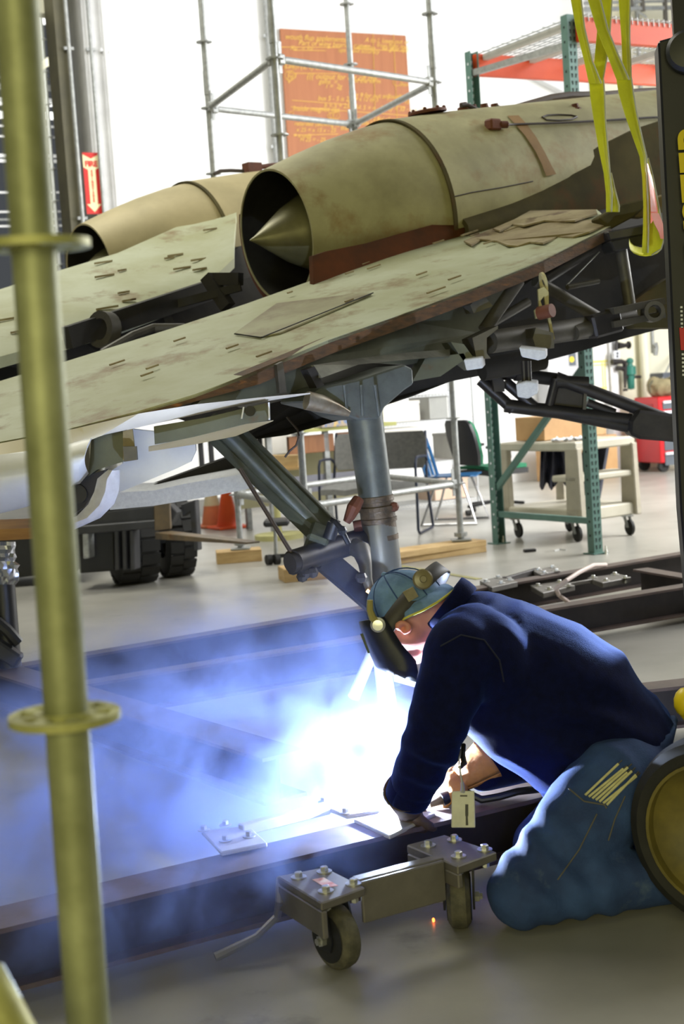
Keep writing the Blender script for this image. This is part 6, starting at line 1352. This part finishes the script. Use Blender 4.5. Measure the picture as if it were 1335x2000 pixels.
# ---- black stand pipe with foil at the left edge, and timber over it
sb = onz(18, 1302, .19); t = thing('stand_pipe', 'black stand pipe wrapped in silver foil at the left picture edge', 'stand pipe', sb)
obj('pipe', MB().tube(sb, at(2, 1085, sb.y), .055, .052, 20), M_black, t)
obj('clamp_arm', MB().beam(at(-40, 1240, sb.y - .06), at(38, 1292, sb.y - .08), .06, .07), M_ltdark, t, None, bevel=.01); obj('clamp_arm', MB().path([at(-30, 1195, sb.y - .06), at(15, 1232, sb.y - .08), at(35, 1255, sb.y - .06)], .028, 10), M_black, t)
fm = MB(); rows = []
fz = mat('silver_foil', srgb(214, 216, 222), None, rough=.22, metal=.95)
for i in range(12):
    y = 1058 + i * 7.6; row = []
    for k in range(11): s = k / 10; row.append(at(-12 + 44 * s + 5 * noise.noise(V(i * .9, k * .7, 1)) + (4 if 5 < i < 11 else -2) * s, y + 3 * noise.noise(V(k, i, 4)), sb.y - .07 - .03 * math.sin(s * 3.14) + .018 * noise.noise(V(i * 1.1, k * 1.3, 2))))
    rows.append(row)
fm.grid(rows, V(0, .004, 0)); obj('foil_wrap', fm, fz, t, .3)
m = MB(); m.prism([at(*p, sb.y - .1) for p in ((-60, 1036), (70, 1031), (72, 1052), (-60, 1059))], V(.02, .5, 0)); t = obj('support_timber', m, mat('honey_timber', srgb(176, 128, 62), srgb(150, 104, 48), 5, .6, stretch=(1, 1, 6)), None, None, base=at(0, 1050, sb.y)); tag(t, 'honey brown timber beam under the white wing root at left', 'timber')
# ---- small things on the floor, white hose
def fpath(name, pts, r, mt, lab, cat): t = obj(name, MB().path(pts, r, 8), mt, None, base=pts[0]); return tag(t, lab, cat)
fpath('pale_hose', [onz(1112, 1178, .06), onz(1090, 1162, .12), onz(1085, 1150, .2), onz(1105, 1134, .24), onz(1130, 1118, .26), onz(1158, 1104, .24), onz(1182, 1103, .2)], .012, mat('pale_pink_hose', srgb(206, 186, 176), None, rough=.5), 'pale hose arching over the far frame beam behind the welder', 'hose')
ft = thing('floor_tape', 'thin yellow tape strip on the concrete floor behind the gear leg', 'tape', onz(860, 1112, 0)); m = MB(); a, b = onz(775, 1104, .002), onz(935, 1131, .002); m.beam(a, b, .05, .003); obj('tape_strip', m, mat('worn_yellow_tape', srgb(168, 162, 96), srgb(140, 138, 104), 12, .6), ft, None)
m = MB(); c = onz(1034, 1078, 0); m.box(c + V(0, 0, .012), .09, .05, .022, rz=.2); t = obj('metal_scrap', m, M_black, None, None, base=c, bevel=.004); tag(t, 'small dark metal scrap on the floor left of the rack post', 'scrap')
fpath('wire_scrap', [onz(1082, 1076, .004), onz(1092, 1073, .006), onz(1105, 1074, .006)], .004, M_galv, 'bent bit of wire on the floor beside the rack post', 'wire')
# ---- scaffold seen in the next hall
ns_ = FW - VB * 4.0
t = thing('far_scaffold', 'distant scaffold frame seen through the opening left of the white column', 'scaffolding', ns_ + UB * -1)
for i, px in enumerate((88, 20)):
    b = onplane(px + 22, 440, ns_, VB); o = obj('standard', MB().tube(V(b.x, b.y, 0), V(b.x, b.y, 8.0), .035, n=10), M_galv, t)
    for z in np.arange(1.0, 8, .5): obj('rosette', MB().lathe(V(b.x, b.y, z), (0, 0, 1), [(0, .085), (.012, .085)], 12), M_galv, o)
for y, r in ((147, .03), (165, .10), (190, .06), (242, .03), (262, .03), (300, .05), (310, .05), (372, .03), (410, .03), (425, .03), (438, .03)):
    a = onplane(0, y + 4, ns_ + VB * .2, VB); obj('ledger', MB().beam(a - UB * 3, a + UB * 4, .03, r), M_galv if y % 2 else M_column, t, None)
obj('diagonal', MB().beam(onplane(60, 140, ns_, VB), onplane(130, 100, ns_, VB), .08, .12), M_sling if False else M_cream, t, None)
M_lit = mat('daylit_window', (1, 1, 1), None, emit=(1, 1, .97, 1.3))
for k, (y0, y1) in enumerate(((30, 45), (198, 206), (218, 232))):
    a, b = onplane(40, y0, FW - VB * .3, VB), onplane(40, y1, FW - VB * .3, VB); m = MB(); m.box((a + b) / 2 + UB * .0, 5, .05, abs(a.z - b.z), rz=R(27.5)); struct('window_%d' % (k + 1), m, M_lit, smooth=None)

# wall bracket under the rack, pipe rails high at the right, a glowing bead on the floor
m = MB(); m.prism([wp(1028, 152, -.02), wp(1102, 154, -.02), wp(1102, 196, -.02), wp(1092, 184, -.02)], -VB * .12); t = obj('wall_bracket', m, M_column, None, None, base=wp(1102, 190, -.02)); tag(t, 'pale triangular wall bracket seen under the orange rack beam', 'bracket')
t = thing('high_pipe_rail', 'thin grey pipe rails high on the wall above the orange rack beam', 'pipe rail', wp(1290, 40, -.4))
for y0, y1 in ((6, 1), (17, 13), (20, 16)): obj('rail', MB().tube(wp(1140, y0, -.4), wp(1345, y1, -.4), .018, n=8), M_galv, t)
for x, y in ((1300, 60), (1255, 22), (1232, 12)): obj('upright', MB().tube(wp(x - 4, -30, -.4), wp(x, y, -.4), .03, n=8), M_tube, t)
for q in (((1218, 4), (1262, 34)), ((1240, 6), (1225, 30))): obj('strut', MB().tube(wp(*q[0], -.38), wp(*q[1], -.38), .014, n=6), M_galv, t)
t = obj('hot_spatter', MB().ball(onz(846, 1797, .006), .004, 6, (1, 1, 1.6)), mat('glowing_spatter', (1, .2, .05), None, emit=(1, .16, .03, 6)), None, base=onz(846, 1797, .006)); tag(t, 'tiny glowing red spatter bead on the floor beside the right caster', 'spatter')
t = obj('yellow_cap', MB().lathe((onz(582, 1136, 0) + V(0, .10, .0955)), (0, 0, 1), [(0, .05), (.03, .05), (.036, .04)], 16), MATS['bright_yellow_paint'], None, base=(onz(582, 1136, 0) + V(0, .10, .0955))); tag(t, 'small yellow cap lying on the pale timber block behind the brake arm', 'cap')
